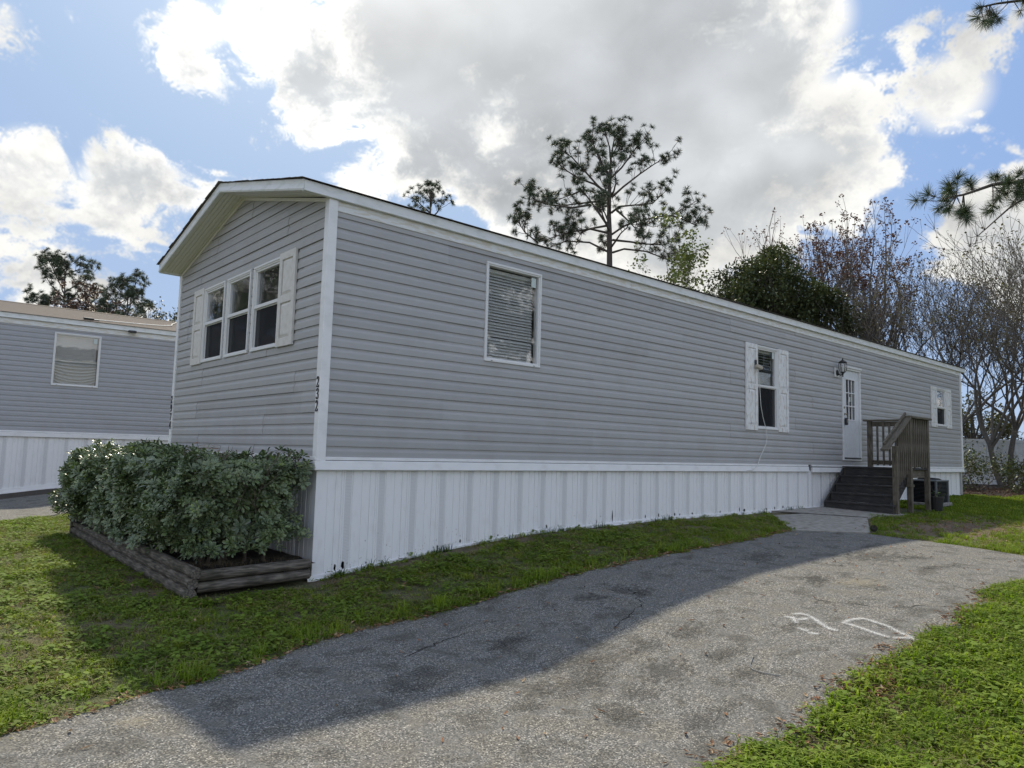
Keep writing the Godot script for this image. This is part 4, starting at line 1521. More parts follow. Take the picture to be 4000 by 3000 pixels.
# ---------------------------------------------------------------- porch steps
func board(parent: Node, called: String, a: Vector3, b: Vector3, w: float, t: float, mat: Material, up := Vector3.UP, ch := 0.004) -> MeshInstance3D:
	# a board from a to b, w wide across and t thick along up
	var g := Geo.new()
	var f := (b - a).normalized()
	var s := up.cross(f).normalized()
	var u := f.cross(s)
	g.box((a + b) * 0.5, Vector3(w, t, (b - a).length()), ch, Basis(s, u, f))
	return part(parent, called, g, mat)


func make_porch() -> void:
	rng.seed = 600
	var o := thing("porch_steps", "weathered wooden porch steps with slatted railing below the white door", "steps")
	var xs := [10.89, 11.12, 11.34, 11.56, 11.79]
	var ys := [0.53, 0.70, 0.87, 1.04, 1.22]
	var z0 := 0.12
	var z1 := 1.335
	for k in 5:
		var lo: float = 0.36 if k == 0 else ys[k - 1]
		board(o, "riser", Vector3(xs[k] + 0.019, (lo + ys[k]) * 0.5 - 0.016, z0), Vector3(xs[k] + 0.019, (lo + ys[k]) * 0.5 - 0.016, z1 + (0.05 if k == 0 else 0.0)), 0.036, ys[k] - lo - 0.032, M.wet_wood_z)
		if k < 4:
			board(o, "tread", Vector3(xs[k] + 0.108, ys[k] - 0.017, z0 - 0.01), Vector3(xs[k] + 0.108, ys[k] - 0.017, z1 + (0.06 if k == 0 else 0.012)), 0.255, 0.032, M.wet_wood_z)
	for k in 7:
		var x := 11.765 + 0.0685 + k * 0.1415
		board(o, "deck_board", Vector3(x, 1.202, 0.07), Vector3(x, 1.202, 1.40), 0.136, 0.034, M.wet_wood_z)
	for z: float in [0.10, 1.335]:
		board(o, "rim_joist", Vector3(11.8, 1.105, z), Vector3(12.72, 1.105, z), 0.038, 0.155, M.wood_x)
		var st := Geo.new()
		var ring := []
		for q: Array in [[10.93, 0.36], [11.0, 0.36], [11.8, 0.95], [11.8, 1.18], [10.93, 0.5]]:
			ring.append(Vector3(q[0], q[1], z))
		st.poly(ring, Vector3.BACK)
		var ring2 := []
		for q: Vector3 in ring:
			ring2.append(q - Vector3(0, 0, 0.04))
		st.poly(ring2, Vector3.FORWARD)
		for k in ring.size():
			var a: Vector3 = ring[k]
			var b: Vector3 = ring[(k + 1) % ring.size()]
			st.quad(a, b, ring2[(k + 1) % ring.size()], ring2[k], (b - a).cross(Vector3.BACK))
		part(o, "stringer", st, M.wet_wood_x)
	board(o, "rim_joist", Vector3(12.70, 1.105, 0.12), Vector3(12.70, 1.105, 1.31), 0.038, 0.155, M.wood_z)
	board(o, "beam", Vector3(11.62, 0.88, 1.40), Vector3(11.80, 0.88, 1.40), 0.09, 0.05, M.wood_x)
	# posts
	for q: Array in [[11.04, 1.385, 0.33, 1.63], [11.735, 1.385, 0.32, 2.19], [12.655, 1.385, 0.33, 2.19], [12.70, 0.262, 0.36, 2.19]]:
		board(o, "post", Vector3(q[0], q[2], q[1]), Vector3(q[0], q[3], q[1]), 0.09, 0.09, M.wood_y, Vector3.BACK, 0.006)
	# level rails
	board(o, "rail_cap", Vector3(11.62, 2.212, 1.40), Vector3(12.76, 2.212, 1.40), 0.14, 0.036, M.wood_x)
	board(o, "rail_cap", Vector3(12.70, 2.208, 0.14), Vector3(12.70, 2.208, 1.33), 0.14, 0.036, M.wood_z)
	board(o, "rail", Vector3(12.70, 2.13, 0.31), Vector3(12.70, 2.13, 1.33), 0.036, 0.10, M.wood_z)
	board(o, "rail", Vector3(12.70, 1.315, 0.31), Vector3(12.70, 1.315, 1.33), 0.036, 0.09, M.wood_z)
	board(o, "rail", Vector3(11.79, 2.13, 1.365), Vector3(12.60, 2.13, 1.365), 0.036, 0.09, M.wood_x)
	board(o, "rail", Vector3(11.79, 1.315, 1.365), Vector3(12.60, 1.315, 1.365), 0.036, 0.09, M.wood_x)
	var z := 0.43
	while z < 1.31:
		board(o, "baluster", Vector3(12.665, 1.25, z), Vector3(12.665, 2.15, z), 0.036, 0.036, M.wood_y, Vector3.BACK, 0.003)
		z += 0.122
	var x := 11.85
	while x < 12.60:
		board(o, "baluster", Vector3(x, 1.22 + rng.randf() * 0.02, 1.402), Vector3(x, 2.19, 1.402), 0.036, 0.036, M.wood_y, Vector3.BACK, 0.003)
		x += 0.098
	# sloping rail
	var ra := Vector3(10.50, 1.545, 1.40)
	var rb := Vector3(11.70, 2.225, 1.40)
	board(o, "handrail", ra, rb, 0.14, 0.036, M.wood_x)
	board(o, "handrail_cleat", ra + Vector3(0.10, 0.115, -0.05), rb + Vector3(-0.02, 0.062, -0.05), 0.036, 0.05, M.wood_x)
	board(o, "rail", Vector3(11.08, 1.80, 1.365), Vector3(11.70, 2.15, 1.365), 0.036, 0.09, M.wood_x)
	board(o, "rail", Vector3(11.08, 0.96, 1.365), Vector3(11.70, 1.31, 1.365), 0.036, 0.09, M.wood_x)
	x = 11.15
	while x < 11.68:
		var y := lerpf(ra.y, rb.y, (x - ra.x) / (rb.x - ra.x))
		board(o, "baluster", Vector3(x, y - 0.98 - 0.06 * rng.randf(), 1.402), Vector3(x, y - 0.03, 1.402), 0.036, 0.036, M.wood_y, Vector3.BACK, 0.003)
		x += 0.098


# ---------------------------------------------------------------- small things round the home
func make_small_things() -> void:
	# wall lantern beside the door
	var lan := thing("wall_lantern", "black carriage lantern on a white block at the top of the door", "lantern", Vector3(11.66, 3.08, 0.02))
	var g := Geo.new()
	g.box(Vector3(0.0, 0.095, 0.012), Vector3(0.19, 0.20, 0.022), 0.004)
	part(lan, "mounting_block", g, M.frame_white)
	g = Geo.new()
	g.lathe(Vector3.ZERO, [0.0, 0.012, 0.018, 0.028], [0.062, 0.062, 0.045, 0.0], 14)
	var bp := part(lan, "back_plate", g, M.black_paint)
	bp.transform = Transform3D(Basis(Vector3.RIGHT, PI * 0.5), Vector3(0, 0.085, 0.024))
	g = Geo.new()
	g.tube([Vector3(0, 0.085, 0.03), Vector3(0, 0.045, 0.06), Vector3(0, 0.03, 0.10), Vector3(0, 0.05, 0.135), Vector3(0, 0.085, 0.14)], [0.012, 0.013, 0.012, 0.012, 0.014], 8)
	part(lan, "arm", g, M.black_paint)
	var c := Vector3(0, 0, 0.14)
	g = Geo.new()
	g.lathe(c, [-0.01, 0.0, 0.02, 0.05, 0.075, 0.088, 0.095], [0.0, 0.014, 0.01, 0.016, 0.03, 0.055, 0.056], 14)
	part(lan, "base_cup", g, M.black_paint)
	g = Geo.new()
	g.lathe(c, [0.285, 0.30, 0.318, 0.335, 0.345, 0.36, 0.372, 0.40], [0.082, 0.085, 0.062, 0.04, 0.02, 0.016, 0.008, 0.0], 14)
	part(lan, "roof_cap", g, M.black_paint)
	g = Geo.new()
	g.lathe(c, [0.095, 0.14, 0.19, 0.24, 0.286], [0.052, 0.066, 0.074, 0.074, 0.066], 16)
	part(lan, "globe", g, M.lantern_glass)
	for k in 6:
		var a := TAU * k / 6.0
		var d := Vector3(cos(a), 0, sin(a))
		g = Geo.new()
		g.tube([c + d * 0.054 + UPV * 0.092, c + d * 0.071 + UPV * 0.14, c + d * 0.08 + UPV * 0.20, c + d * 0.08 + UPV * 0.25, c + d * 0.07 + UPV * 0.292], [0.005, 0.005, 0.005, 0.005, 0.005], 5)
		part(lan, "cage_bar", g, M.black_paint)
	g = Geo.new()
	g.lathe(c, [0.095, 0.14, 0.15, 0.19, 0.225, 0.24], [0.018, 0.018, 0.022, 0.03, 0.022, 0.0], 10)
	part(lan, "bulb", g, M.slat)
	# lock box hung on the door knob
	var lb := thing("lock_box", "black combination lock box hanging from the white door's knob", "lock box", Vector3(12.03, 2.20, 0.055))
	g = Geo.new()
	g.box(Vector3(0, -0.04, 0), Vector3(0.085, 0.15, 0.05), 0.010)
	part(lb, "case", g, M.lock_case)
	g = Geo.new()
	g.tube([Vector3(-0.026, 0.03, 0), Vector3(-0.026, 0.09, 0), Vector3(-0.018, 0.112, 0), Vector3(0.0, 0.12, 0), Vector3(0.018, 0.112, 0), Vector3(0.026, 0.09, 0), Vector3(0.026, 0.03, 0)], [0.006, 0.006, 0.006, 0.006, 0.006, 0.006, 0.006], 8)
	part(lb, "shackle", g, M.steel)
	g = Geo.new()
	g.box(Vector3(0, -0.03, 0.027), Vector3(0.05, 0.07, 0.006), 0.002)
	part(lb, "dial_plate", g, M.brass)
	# security camera screwed to the shutter, its lead hanging down the wall
	var cam := thing("security_camera", "small beige camera screwed to the tall window's shutter with its lead hanging down", "camera", Vector3(8.37, 2.96, 0.05))
	g = Geo.new()
	g.box(Vector3(0.0, 0.085, 0.008), Vector3(0.06, 0.10, 0.016), 0.006, Basis(Vector3.BACK, 0.1))
	part(cam, "bracket", g, M.dark_metal)
	g = Geo.new()
	g.box(Vector3(0.01, 0.0, 0.06), Vector3(0.13, 0.065, 0.085), 0.012, Basis(UPV, -0.5) * Basis(Vector3.BACK, -0.35))
	part(cam, "body", g, M.plastic_beige)
	g = Geo.new()
	g.tube([Vector3(0, 0.06, 0.012), Vector3(0.0, 0.03, 0.04), Vector3(0.0, 0.01, 0.05)], [0.01, 0.01, 0.01], 6)
	part(cam, "arm", g, M.dark_metal)
	g = Geo.new()
	var ps := []
	var rs := []
	for q: Array in [[8.44, 2.962], [8.46, 2.85], [8.486, 2.714], [8.501, 2.527], [8.529, 2.278], [8.6, 2.068], [8.695, 1.885], [8.742, 1.723], [8.703, 1.596], [8.642, 1.526], [8.50, 1.36], [8.40, 1.20], [8.23, 1.125], [8.05, 1.117]]:
		ps.append(Vector3(q[0] - 8.37, q[1] - 2.96, 0.012 if q[1] > 1.3 else 0.012))
		rs.append(0.006)
	g.tube(ps, rs, 6)
	part(cam, "lead", g, M.cable)
	# air conditioner behind the steps
	var ac := thing("air_conditioner", "dark square air conditioner on the ground beyond the porch steps", "air conditioner", Vector3(14.27, 0.40, 0.88))
	g = Geo.new()
	g.box(Vector3(0, 0.03, 0), Vector3(0.86, 0.08, 0.64), 0.01)
	part(ac, "pad", g, M.concrete)
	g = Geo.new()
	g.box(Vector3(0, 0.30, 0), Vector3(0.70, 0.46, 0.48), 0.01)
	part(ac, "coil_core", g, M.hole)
	for k in 15:
		g = Geo.new()
		var y := 0.10 + k * 0.029
		g.box(Vector3(0, y, 0), Vector3(0.745, 0.010, 0.525), 0.002)
		part(ac, "louvre", g, M.ac_metal)
	for q: Vector2 in [Vector2(-1, -1), Vector2(1, -1), Vector2(1, 1), Vector2(-1, 1)]:
		g = Geo.new()
		g.box(Vector3(q.x * 0.365, 0.31, q.y * 0.255), Vector3(0.04, 0.50, 0.04), 0.006)
		part(ac, "corner_post", g, M.ac_frame)
	g = Geo.new()
	g.box(Vector3(0, 0.545, 0), Vector3(0.78, 0.035, 0.56), 0.01)
	part(ac, "top_pan", g, M.ac_frame)
	for k in 5:
		g = Geo.new()
		var r := 0.05 + 0.045 * k
		var ring := []
		var rr := []
		for i in 17:
			var a := TAU * i / 16.0
			ring.append(Vector3(cos(a) * r, 0.60 - 0.03 * k / 4.0, sin(a) * r))
			rr.append(0.006)
		g.tube(ring, rr, 4, false)
		part(ac, "fan_guard", g, M.black_paint)
	for k in 4:
		g = Geo.new()
		var a := TAU * k / 8.0
		var d := Vector3(cos(a), 0, sin(a))
		g.tube([d * -0.25 + UPV * 0.562, d * -0.2 + UPV * 0.59, UPV * 0.605, d * 0.2 + UPV * 0.59, d * 0.25 + UPV * 0.562], [0.006, 0.006, 0.006, 0.006, 0.006], 4)
		part(ac, "guard_wire", g, M.black_paint)
	# pot beside the last post
	var pot := thing("plant_pot", "black plastic plant pot with a small green plant beside the last porch post", "plant pot", on(12.93, 1.44, 0.0))
	g = Geo.new()
	g.lathe(Vector3.ZERO, [0.0, 0.0, 0.28, 0.28, 0.31, 0.31, 0.27, 0.26], [0.0, 0.115, 0.145, 0.158, 0.158, 0.142, 0.138, 0.0], 18)
	part(pot, "pot", g, M.pot)
	g = Geo.new()
	rng.seed = 610
	for k in 26:
		var a := rng.randf() * TAU
		var d := Vector3(cos(a), 0, sin(a))
		var tip := d * (0.06 + 0.14 * rng.randf()) + UPV * (0.30 + 0.10 * rng.randf())
		g.col = Color(0.07, 0.15, 0.03).lerp(Color(0.13, 0.2, 0.04), rng.randf())
		leaf(g, tip - d * 0.03, (d + UPV * (rng.randf() - 0.3)).normalized(), 0.07, 0.022, g.col)
	part(pot, "leaves", g, M.tree_leaf)
	g = Geo.new()
	for k in 5:
		var a := rng.randf() * TAU
		var d := Vector3(cos(a), 0, sin(a))
		g.tube([UPV * 0.24, d * 0.05 + UPV * 0.42, d * 0.12 + UPV * (0.52 + 0.12 * rng.randf())], [0.003, 0.0025, 0.0015], 4)
		g.col = Color.WHITE
	part(pot, "stems", g, M.stem_bark)
	# a loose piece of wire on the drive
	g = Geo.new()
	ps = []
	rs = []
	for q: Array in [[1.08, 4.19], [0.96, 4.24], [0.91, 4.265], [0.885, 4.30], [0.88, 4.37], [0.91, 4.47]]:
		ps.append(on(q[0], q[1], 0.024))
		rs.append(0.0028)
	g.tube(ps, rs, 6)
	var wire := part(self, "bent_wire", g, M.ac_frame)
	tag(wire, "thin grey bent wire lying on the asphalt drive", "wire")
	# pine cones
	rng.seed = 620
	var cones := [[7.62, 2.34, "dark pine cone on the corner of the concrete walk"], [10.6, 3.6, "dark pine cone on the bare patch of ground beside the steps"], [7.2, 4.42, "dark clump by the far edge of the asphalt"]]
	for q: Array in cones:
		g = Geo.new()
		for i in 9:
			for k in 9:
				var t := i / 8.0
				var a := TAU * (k / 9.0) + i * 0.35
				var r := 0.042 * sin(PI * (0.12 + 0.8 * t))
				var d := Vector3(cos(a), 0.35, sin(a)).normalized()
				leaf(g, Vector3(cos(a) * r * 0.5, t * 0.10, sin(a) * r * 0.5), d, 0.035, 0.012, Color(0.03, 0.024, 0.018))
		var pc := part(self, "pine_cone", g, M.dry_leaf)
		pc.transform = Transform3D(Basis(Vector3(rng.randf(), 0.2, rng.randf()).normalized(), 1.3), on(q[0], q[1], 0.06))
		tag(pc, q[2], "pine cone", "pine cones on the ground")


# ---------------------------------------------------------------- leaves, stems, branches
func leaf(g: Geo, p: Vector3, d: Vector3, l: float, w: float, c: Color) -> void:
	var s := d.cross(Vector3(0.31, 0.9, 0.2)).normalized() * w
	g.col = c
	g.tri(p, p + d * l * 0.55 + s, p + d * l)
	g.tri(p, p + d * l, p + d * l * 0.55 - s)


func rand_dir() -> Vector3:
	var z := rng.randf() * 2.0 - 1.0
	var a := rng.randf() * TAU
	var r := sqrt(1.0 - z * z)
	return Vector3(r * cos(a), z, r * sin(a))


func make_bed() -> void:
	rng.seed = 700
	var bed := thing("raised_bed", "raised bed edged with three courses of round grey timbers", "planter", Vector3.ZERO)
	# rows of round landscape timbers: height, from, to
	var rows := []
	for k in 3:
		var y := 0.045 + k * 0.088
		var o := 0.02 * k
		rows.append([Vector3(-1.255 + o, y, 0.30 - o * 0.5 - 0.02 * (k % 2)), Vector3(-1.20 + o, y, -2.6), 2])
		rows.append([Vector3(-1.20 + o, y, -2.605), Vector3(-1.11 + o, y, -5.30), 2])
		rows.append([Vector3(-1.16, y, -5.27), Vector3(-0.02, y, -5.27), 0])
	for k in 2:
		rows.append([Vector3(-1.19, 0.085 + k * 0.10, 0.20), Vector3(-0.10, 0.095 + k * 0.10, 0.115), 0])
	for q: Array in rows:
		var g := Geo.new()
		var ps := []
		var rs := []
		for i in 9:
			var p: Vector3 = lerp(q[0], q[1], i / 8.0)
			ps.append(p + Vector3((rng.randf() - 0.5) * 0.004, (rng.randf() - 0.5) * 0.003, (rng.randf() - 0.5) * 0.004))
			rs.append(0.048 + rng.randf() * 0.0015)
		g.tube(ps, rs, 12)
		part(bed, "timber", g, M.log_z if q[2] == 2 else M.log_x)
	var s := Geo.new()
	for i in 8:
		for j in 28:
			var cs := []
			for q: Vector2 in [Vector2(i, j), Vector2(i + 1, j), Vector2(i + 1, j + 1), Vector2(i, j + 1)]:
				var x := lerpf(-1.20, -0.03, q.x / 8.0)
				var z := lerpf(-5.24, 0.13, q.y / 28.0)
				cs.append(Vector3(x, 0.20 + 0.03 * nz.get_noise_2d(x * 5.0, z * 5.0), z))
			s.col = Color(0.042, 0.031, 0.022)
			s.quad(cs[0], cs[3], cs[2], cs[1], UPV)
	part(bed, "soil", s, M.soil)


# a whorl of paddle-shaped leaves with pale margins
func rosette(sd: int, tint: Color, young: bool) -> ArrayMesh:
	var r := RandomNumberGenerator.new()
	r.seed = sd
	var g := Geo.new()
	var count := 8 + r.randi() % 4
	for k in count:
		var a := TAU * k / count + (r.randf() - 0.5) * 0.5
		var lift := lerpf(0.15, 1.1, r.randf()) if not young else lerpf(0.8, 1.4, r.randf())
		var out := Vector3(cos(a), 0, sin(a))
		var f := (out * cos(lift) + UPV * sin(lift)).normalized()
		var up := (UPV * cos(lift) - out * sin(lift)).normalized()
		var s := f.cross(up).normalized()
		var l := (0.042 + 0.028 * r.randf()) * (0.62 if young else 1.0)
		var hw := l * (0.17 + 0.05 * r.randf())
		var shape := [[0.0, 0.08], [0.35, 0.42], [0.62, 0.9], [0.82, 1.0], [0.95, 0.7], [1.0, 0.18]]
		var mid := []
		var le := []
		var ri := []
		for q: Array in shape:
			var droop := -0.35 * float(q[0]) * float(q[0]) * l
			var p: Vector3 = f * (l * float(q[0]) + 0.006) + up * droop
			mid.append(p)
			var e: Vector3 = s * hw * float(q[1])
			var cup := up * hw * float(q[1]) * 0.28
			le.append(p + e + cup)
			ri.append(p - e + cup)
		var c0 := Color(0.112, 0.150, 0.070) * tint
		var c1 := Color(0.30, 0.34, 0.21) * tint
		if young:
			c0 = Color(0.24, 0.33, 0.08) * tint
			c1 = Color(0.24, 0.30, 0.10) * tint
		for i in shape.size() - 1:
			for side: Array in [[le, 1.0], [ri, -1.0]]:
				var ed: Array = side[0]
				# inner blade and a thin pale margin
				var m0: Vector3 = lerp(mid[i], ed[i], 0.84)
				var m1: Vector3 = lerp(mid[i + 1], ed[i + 1], 0.84)
				g.col = c0
				g.quad(mid[i], mid[i + 1], m1, m0, up)
				g.col = c1
				g.quad(m0, m1, ed[i + 1], ed[i], up)
	return g.mesh()


func make_shrub() -> void:
	rng.seed = 720
	var shrub := thing("shrub", "wide clipped evergreen shrub with pale-edged leaves filling the timber bed", "shrub", Vector3.ZERO)
	var kinds := []
	for k in 6:
		kinds.append(rosette(900 + k, [Color(1, 1, 1), Color(0.85, 0.88, 0.9), Color(1.15, 1.12, 1.0), Color(0.95, 1, 1.05), Color(0.72, 0.75, 0.78), Color(1.05, 1.1, 0.9)][k], false))
	for k in 2:
		kinds.append(rosette(950 + k, Color(1, 1, 1), true))
	# stems first: the frame that carries the whorls
	for k in 26:
		var g := Geo.new()
		var b := Vector3(lerpf(-1.0, -0.4, rng.randf()), 0.18, lerpf(-5.0, -0.25, k / 16.0) if k < 17 else lerpf(-0.9, -0.2, rng.randf()))
		var d := Vector3((rng.randf() - 0.5) * 0.9, 1.0, (rng.randf() - 0.5) * 0.9).normalized()
		var tips := []
		grow(g, tips, b, d, 0.42, 0.020, 3, {"kids": 3, "angle": 0.75, "ratio": 0.72, "up": 0.25, "wig": 0.22, "thin": 0.62, "sides": 5})
		part(shrub, "stem", g, M.stem_bark)
	for k in 30:
		var g := Geo.new()
		var p := Vector3(lerpf(-1.15, -0.12, rng.randf()), 1.04, lerpf(-0.1, -5.0, rng.randf() * rng.randf() * 0.4 if k < 15 else rng.randf()))
		g.tube([p, p + Vector3((rng.randf() - 0.5) * 0.1, 0.12, 0.03), p + Vector3((rng.randf() - 0.5) * 0.16, 0.19 + 0.05 * rng.randf(), 0.05)], [0.007, 0.006, 0.005], 5)
		part(shrub, "cut_twig", g, M.stem_bark)
	var eye := Vector3(-3.38, 1.34, 6.77)
	var list := []
	for k in 9800:
		var f := rng.randf()
		var n := Vector3.LEFT
		var u := rng.randf()
		var v := rng.randf()
		var p := Vector3.ZERO
		var deep := pow(rng.randf(), 2.2) * 0.32
		if f < 0.44:
			p = Vector3(-1.24, lerpf(0.26, 1.14, pow(v, 0.8)), lerpf(-5.25, 0.02, u))
		elif f < 0.78:
			n = UPV
			p = Vector3(lerpf(-1.24, -0.10, v), 1.15, lerpf(-5.25, 0.02, u))
		elif f < 0.95:
			n = Vector3.BACK
			p = Vector3(lerpf(-1.24, -0.14, v), lerpf(0.34, 1.14, pow(u, 0.75)), 0.02)
		else:
			n = Vector3.FORWARD
			p = Vector3(lerpf(-1.24, -0.10, v), lerpf(0.3, 1.14, u), -5.25)
		var lump := nz.get_noise_3d(p.x * 1.5, p.y * 1.9, p.z * 1.1) * 0.28 + nz.get_noise_3d(p.x * 5.0, p.y * 5.0, p.z * 5.0) * 0.10
		p += n * (lump - deep)
		# bulges low over the timbers, and opens up where it nears the house corner
		if n == Vector3.LEFT:
			p.x -= 0.08 * sin(PI * clampf((p.y - 0.2) / 0.9, 0.0, 1.0))
		if p.y < 0.24 or p.x > -0.06:
			continue
		if p.x > -0.52 and p.z > -0.9 and p.y < 0.80 and rng.randf() < 0.62:
			continue
		if n == Vector3.BACK and p.y < 0.45 and rng.randf() < 0.35:
			continue
		if nz.get_noise_3d(p.x * 3.4 + 7.0, p.y * 3.4, p.z * 3.0) < -0.22:
			continue
		var ax := (n * 0.6 + UPV * (0.75 if n != UPV else 0.3) + rand_dir() * 0.6).normalized()
		var sd := ax.cross(rand_dir()).normalized()
		var sc := 0.7 + 0.75 * rng.randf() * rng.randf() + 0.15
		var kind := rng.randi() % 6
		if rng.randf() < (0.13 if n == UPV else 0.06):
			kind = 6 + rng.randi() % 2
		list.append([p.distance_to(eye) + deep * 3.0, Transform3D(Basis(sd, ax, sd.cross(ax)).scaled_local(Vector3.ONE * sc), p), kind])
	list.sort_custom(func(a: Array, b: Array) -> bool: return a[0] < b[0])
	var rest := []
	for k in kinds.size():
		rest.append([])
	for i in list.size():
		var q: Array = list[i]
		if i < 300:
			var o := put(shrub, "leaf_cluster", kinds[q[2]], M.shrub_leaf)
			o.transform = q[1]
		else:
			rest[q[2]].append(q[1])
	for k in kinds.size():
		var cols := []
		for i in rest[k].size():
			var s := 0.8 + 0.4 * rng.randf()
			cols.append(Color(s, s, s * (0.9 + 0.2 * rng.randf())))
		copies(shrub, "foliage", kinds[k], M.shrub_leaf, rest[k], cols)
	# seedlings with reddish leaves growing through the shrub
	for q: Array in [[Vector3(-0.45, 0.9, -1.75), 0.46, "red-leaved seedling sprouting from the shrub in front of the white band"], [Vector3(-0.8, 0.75, -3.9), 0.5, "rust-leaved seedling growing through the far half of the shrub"]]:
		var sd := thing("seedling", q[2], "seedling", q[0], "seedlings growing through the shrub")
		var st := Geo.new()
		var lv := Geo.new()
		for k in 5:
			var a := rng.randf() * TAU
			var d := Vector3(cos(a) * 0.45, 1.0, sin(a) * 0.45).normalized()
			var tip: Vector3 = d * float(q[1]) * (0.7 + 0.4 * rng.randf())
			st.tube([Vector3(0, -0.3, 0), d * 0.1, tip], [0.006, 0.004, 0.002], 4)
			for j in 5:
				var f := Vector3(cos(a + j * 1.3), 0.05, sin(a + j * 1.3)).normalized()
				var base: Vector3 = tip * (0.72 + 0.07 * j)
				st.tube([base, base + f * 0.15 + Vector3(0, 0.01, 0)], [0.002, 0.001], 3)
				for i in 7:
					for e: float in [-1.0, 1.0]:
						var s := f.cross(UPV) * e
						var c := Color(0.16, 0.055, 0.028).lerp(Color(0.30, 0.14, 0.035), rng.randf())
						leaf(lv, base + f * (0.02 + 0.02 * i), (s * 0.8 + f * 0.5 + Vector3(0, -0.25, 0)).normalized(), 0.045, 0.009, c)
		part(sd, "stem", st, M.stem_bark)
		part(sd, "leaves", lv, M.tree_leaf)
	# strappy plant in the bed and the dry frond at its far corner
	var sp := thing("strap_plant", "low plant with dark strap leaves under the shrub beside the timbers", "plant", Vector3(-1.12, 0.2, -3.2), "")
	var sg := Geo.new()
	for k in 60:
		var a := rng.randf() * TAU
		var d := Vector3(cos(a), 0, sin(a))
		strap(sg, Vector3((rng.randf() - 0.5) * 0.2, 0.0, (rng.randf() - 0.5) * 0.7), d, 0.16 + 0.14 * rng.randf(), 0.006, Color(0.04, 0.075, 0.025).lerp(Color(0.08, 0.12, 0.05), rng.randf()))
	part(sp, "leaves", sg, M.grass_leaf)
	var dw := thing("dry_weeds", "dry grass stalks at the near end of the bed below the shrub", "weeds", Vector3(-0.75, 0.2, 0.0))
	sg = Geo.new()
	for k in 190:
		var a := rng.randf() * TAU
		var d := Vector3(cos(a), -0.1, sin(a) * 0.6 + 0.6)
		strap(sg, Vector3((rng.randf() - 0.5) * 0.95, 0.02, 0.16 - 0.25 * rng.randf()), d, 0.12 + 0.18 * rng.randf(), 0.0022, Color(0.16, 0.125, 0.075).lerp(Color(0.07, 0.06, 0.03), rng.randf()))
	part(dw, "stalks", sg, M.dry_leaf)
	var fr := thing("dry_frond", "hanging brown frond at the far corner of the timber bed", "frond", Vector3(-1.2, 0.42, -5.0))
	sg = Geo.new()
	for k in 40:
		var a := rng.randf() * TAU
		strap(sg, Vector3(0, 0.12 * rng.randf(), 0), Vector3(cos(a) * 0.5, -0.2, sin(a) * 0.5), 0.10 + 0.14 * rng.randf(), 0.006, Color(0.10, 0.055, 0.03).lerp(Color(0.05, 0.03, 0.018), rng.randf()))
	part(fr, "leaves", sg, M.dry_leaf)


func strap(g: Geo, p: Vector3, d: Vector3, l: float, w: float, c: Color) -> void:
	var s := d.cross(UPV).normalized() * w
	g.col = c
	var a := p
	var h := l * 0.75
	for i in 4:
		var t := (i + 1) / 4.0
		var b := p + d * l * t * t + UPV * (h * (t - 0.55 * t * t))
		var s0 := s * (1.0 - 0.85 * (i / 4.0) * (i / 4.0))
		var s1 := s * (1.0 - 0.85 * t * t)
		g.quad(a - s0, a + s0, b + s1, b - s1)
		a = b


# a branch that forks; tips gathers [place, direction]
func grow(g: Geo, tips: Array, p: Vector3, d: Vector3, l: float, r: float, level: int, o: Dictionary) -> void:
	var n := 4 if level > 1 else 3
	var ps := [p]
	var rs := [r]
	var q := p
	var f := d
	for i in n:
		f = (f + rand_dir() * float(o.wig) + UPV * float(o.up) * 0.25).normalized()
		q += f * l / n
		ps.append(q)
		rs.append(lerpf(r, r * float(o.thin), (i + 1.0) / n))
	g.tube(ps, rs, o.get("sides", 5) if level > 1 else 3, false)
	if level <= 0:
		tips.append([q, f])
		return
	var kids: int = o.kids
	for k in kids:
		var at := n if k == 0 else 1 + rng.randi() % n
		var ax := f.cross(rand_dir()).normalized()
		var nd := f.rotated(ax, float(o.angle) * (0.35 if k == 0 else 0.7 + 0.6 * rng.randf()))
		nd = (nd + UPV * float(o.up) * 0.3).normalized()
		grow(g, tips, ps[at], nd, l * float(o.ratio) * (0.8 + 0.4 * rng.randf()), maxf(r * float(o.thin) * (0.95 if k == 0 else 0.72), o.get("rmin", 0.003)), level - 1, o)


# ---------------------------------------------------------------- trees
func tuft_mesh(sd: int, needles: int, l: float, w: float, c: Color) -> ArrayMesh:
	var r := RandomNumberGenerator.new()
	r.seed = sd
	var g := Geo.new()
	for k in needles:
		var a := r.randf() * TAU
		var up := lerpf(-0.35, 1.0, pow(r.randf(), 0.8))
		var e := sqrt(maxf(0.0, 1.0 - up * up))
		var d := Vector3(cos(a) * e, up, sin(a) * e)
		var s := d.cross(Vector3(r.randf() - 0.5, r.randf() - 0.5, r.randf() - 0.5)).normalized() * w
		var ll := l * (0.7 + 0.4 * r.randf())
		g.col = c * (0.7 + 0.6 * r.randf())
		var b := d * 0.01
		var m := d * ll * 0.6
		var tip := d * ll + Vector3(0, -0.10 * ll, 0)
		g.tri(b - s, b + s, m + s * 0.8)
		g.tri(b - s, m + s * 0.8, m - s * 0.8)
		g.tri(m - s * 0.8, m + s * 0.8, tip)
	return g.mesh()


func tuft_at(p: Vector3, d: Vector3, sc: float) -> Transform3D:
	var s := d.cross(rand_dir()).normalized()
	return Transform3D(Basis(s, d, s.cross(d)).scaled_local(Vector3.ONE * sc), p)


func tints(n: int, a: float, b: float) -> Array:
	var out := []
	for i in n:
		var s := lerpf(a, b, rng.randf())
		out.append(Color(s, s, s * (0.85 + 0.25 * rng.randf())))
	return out


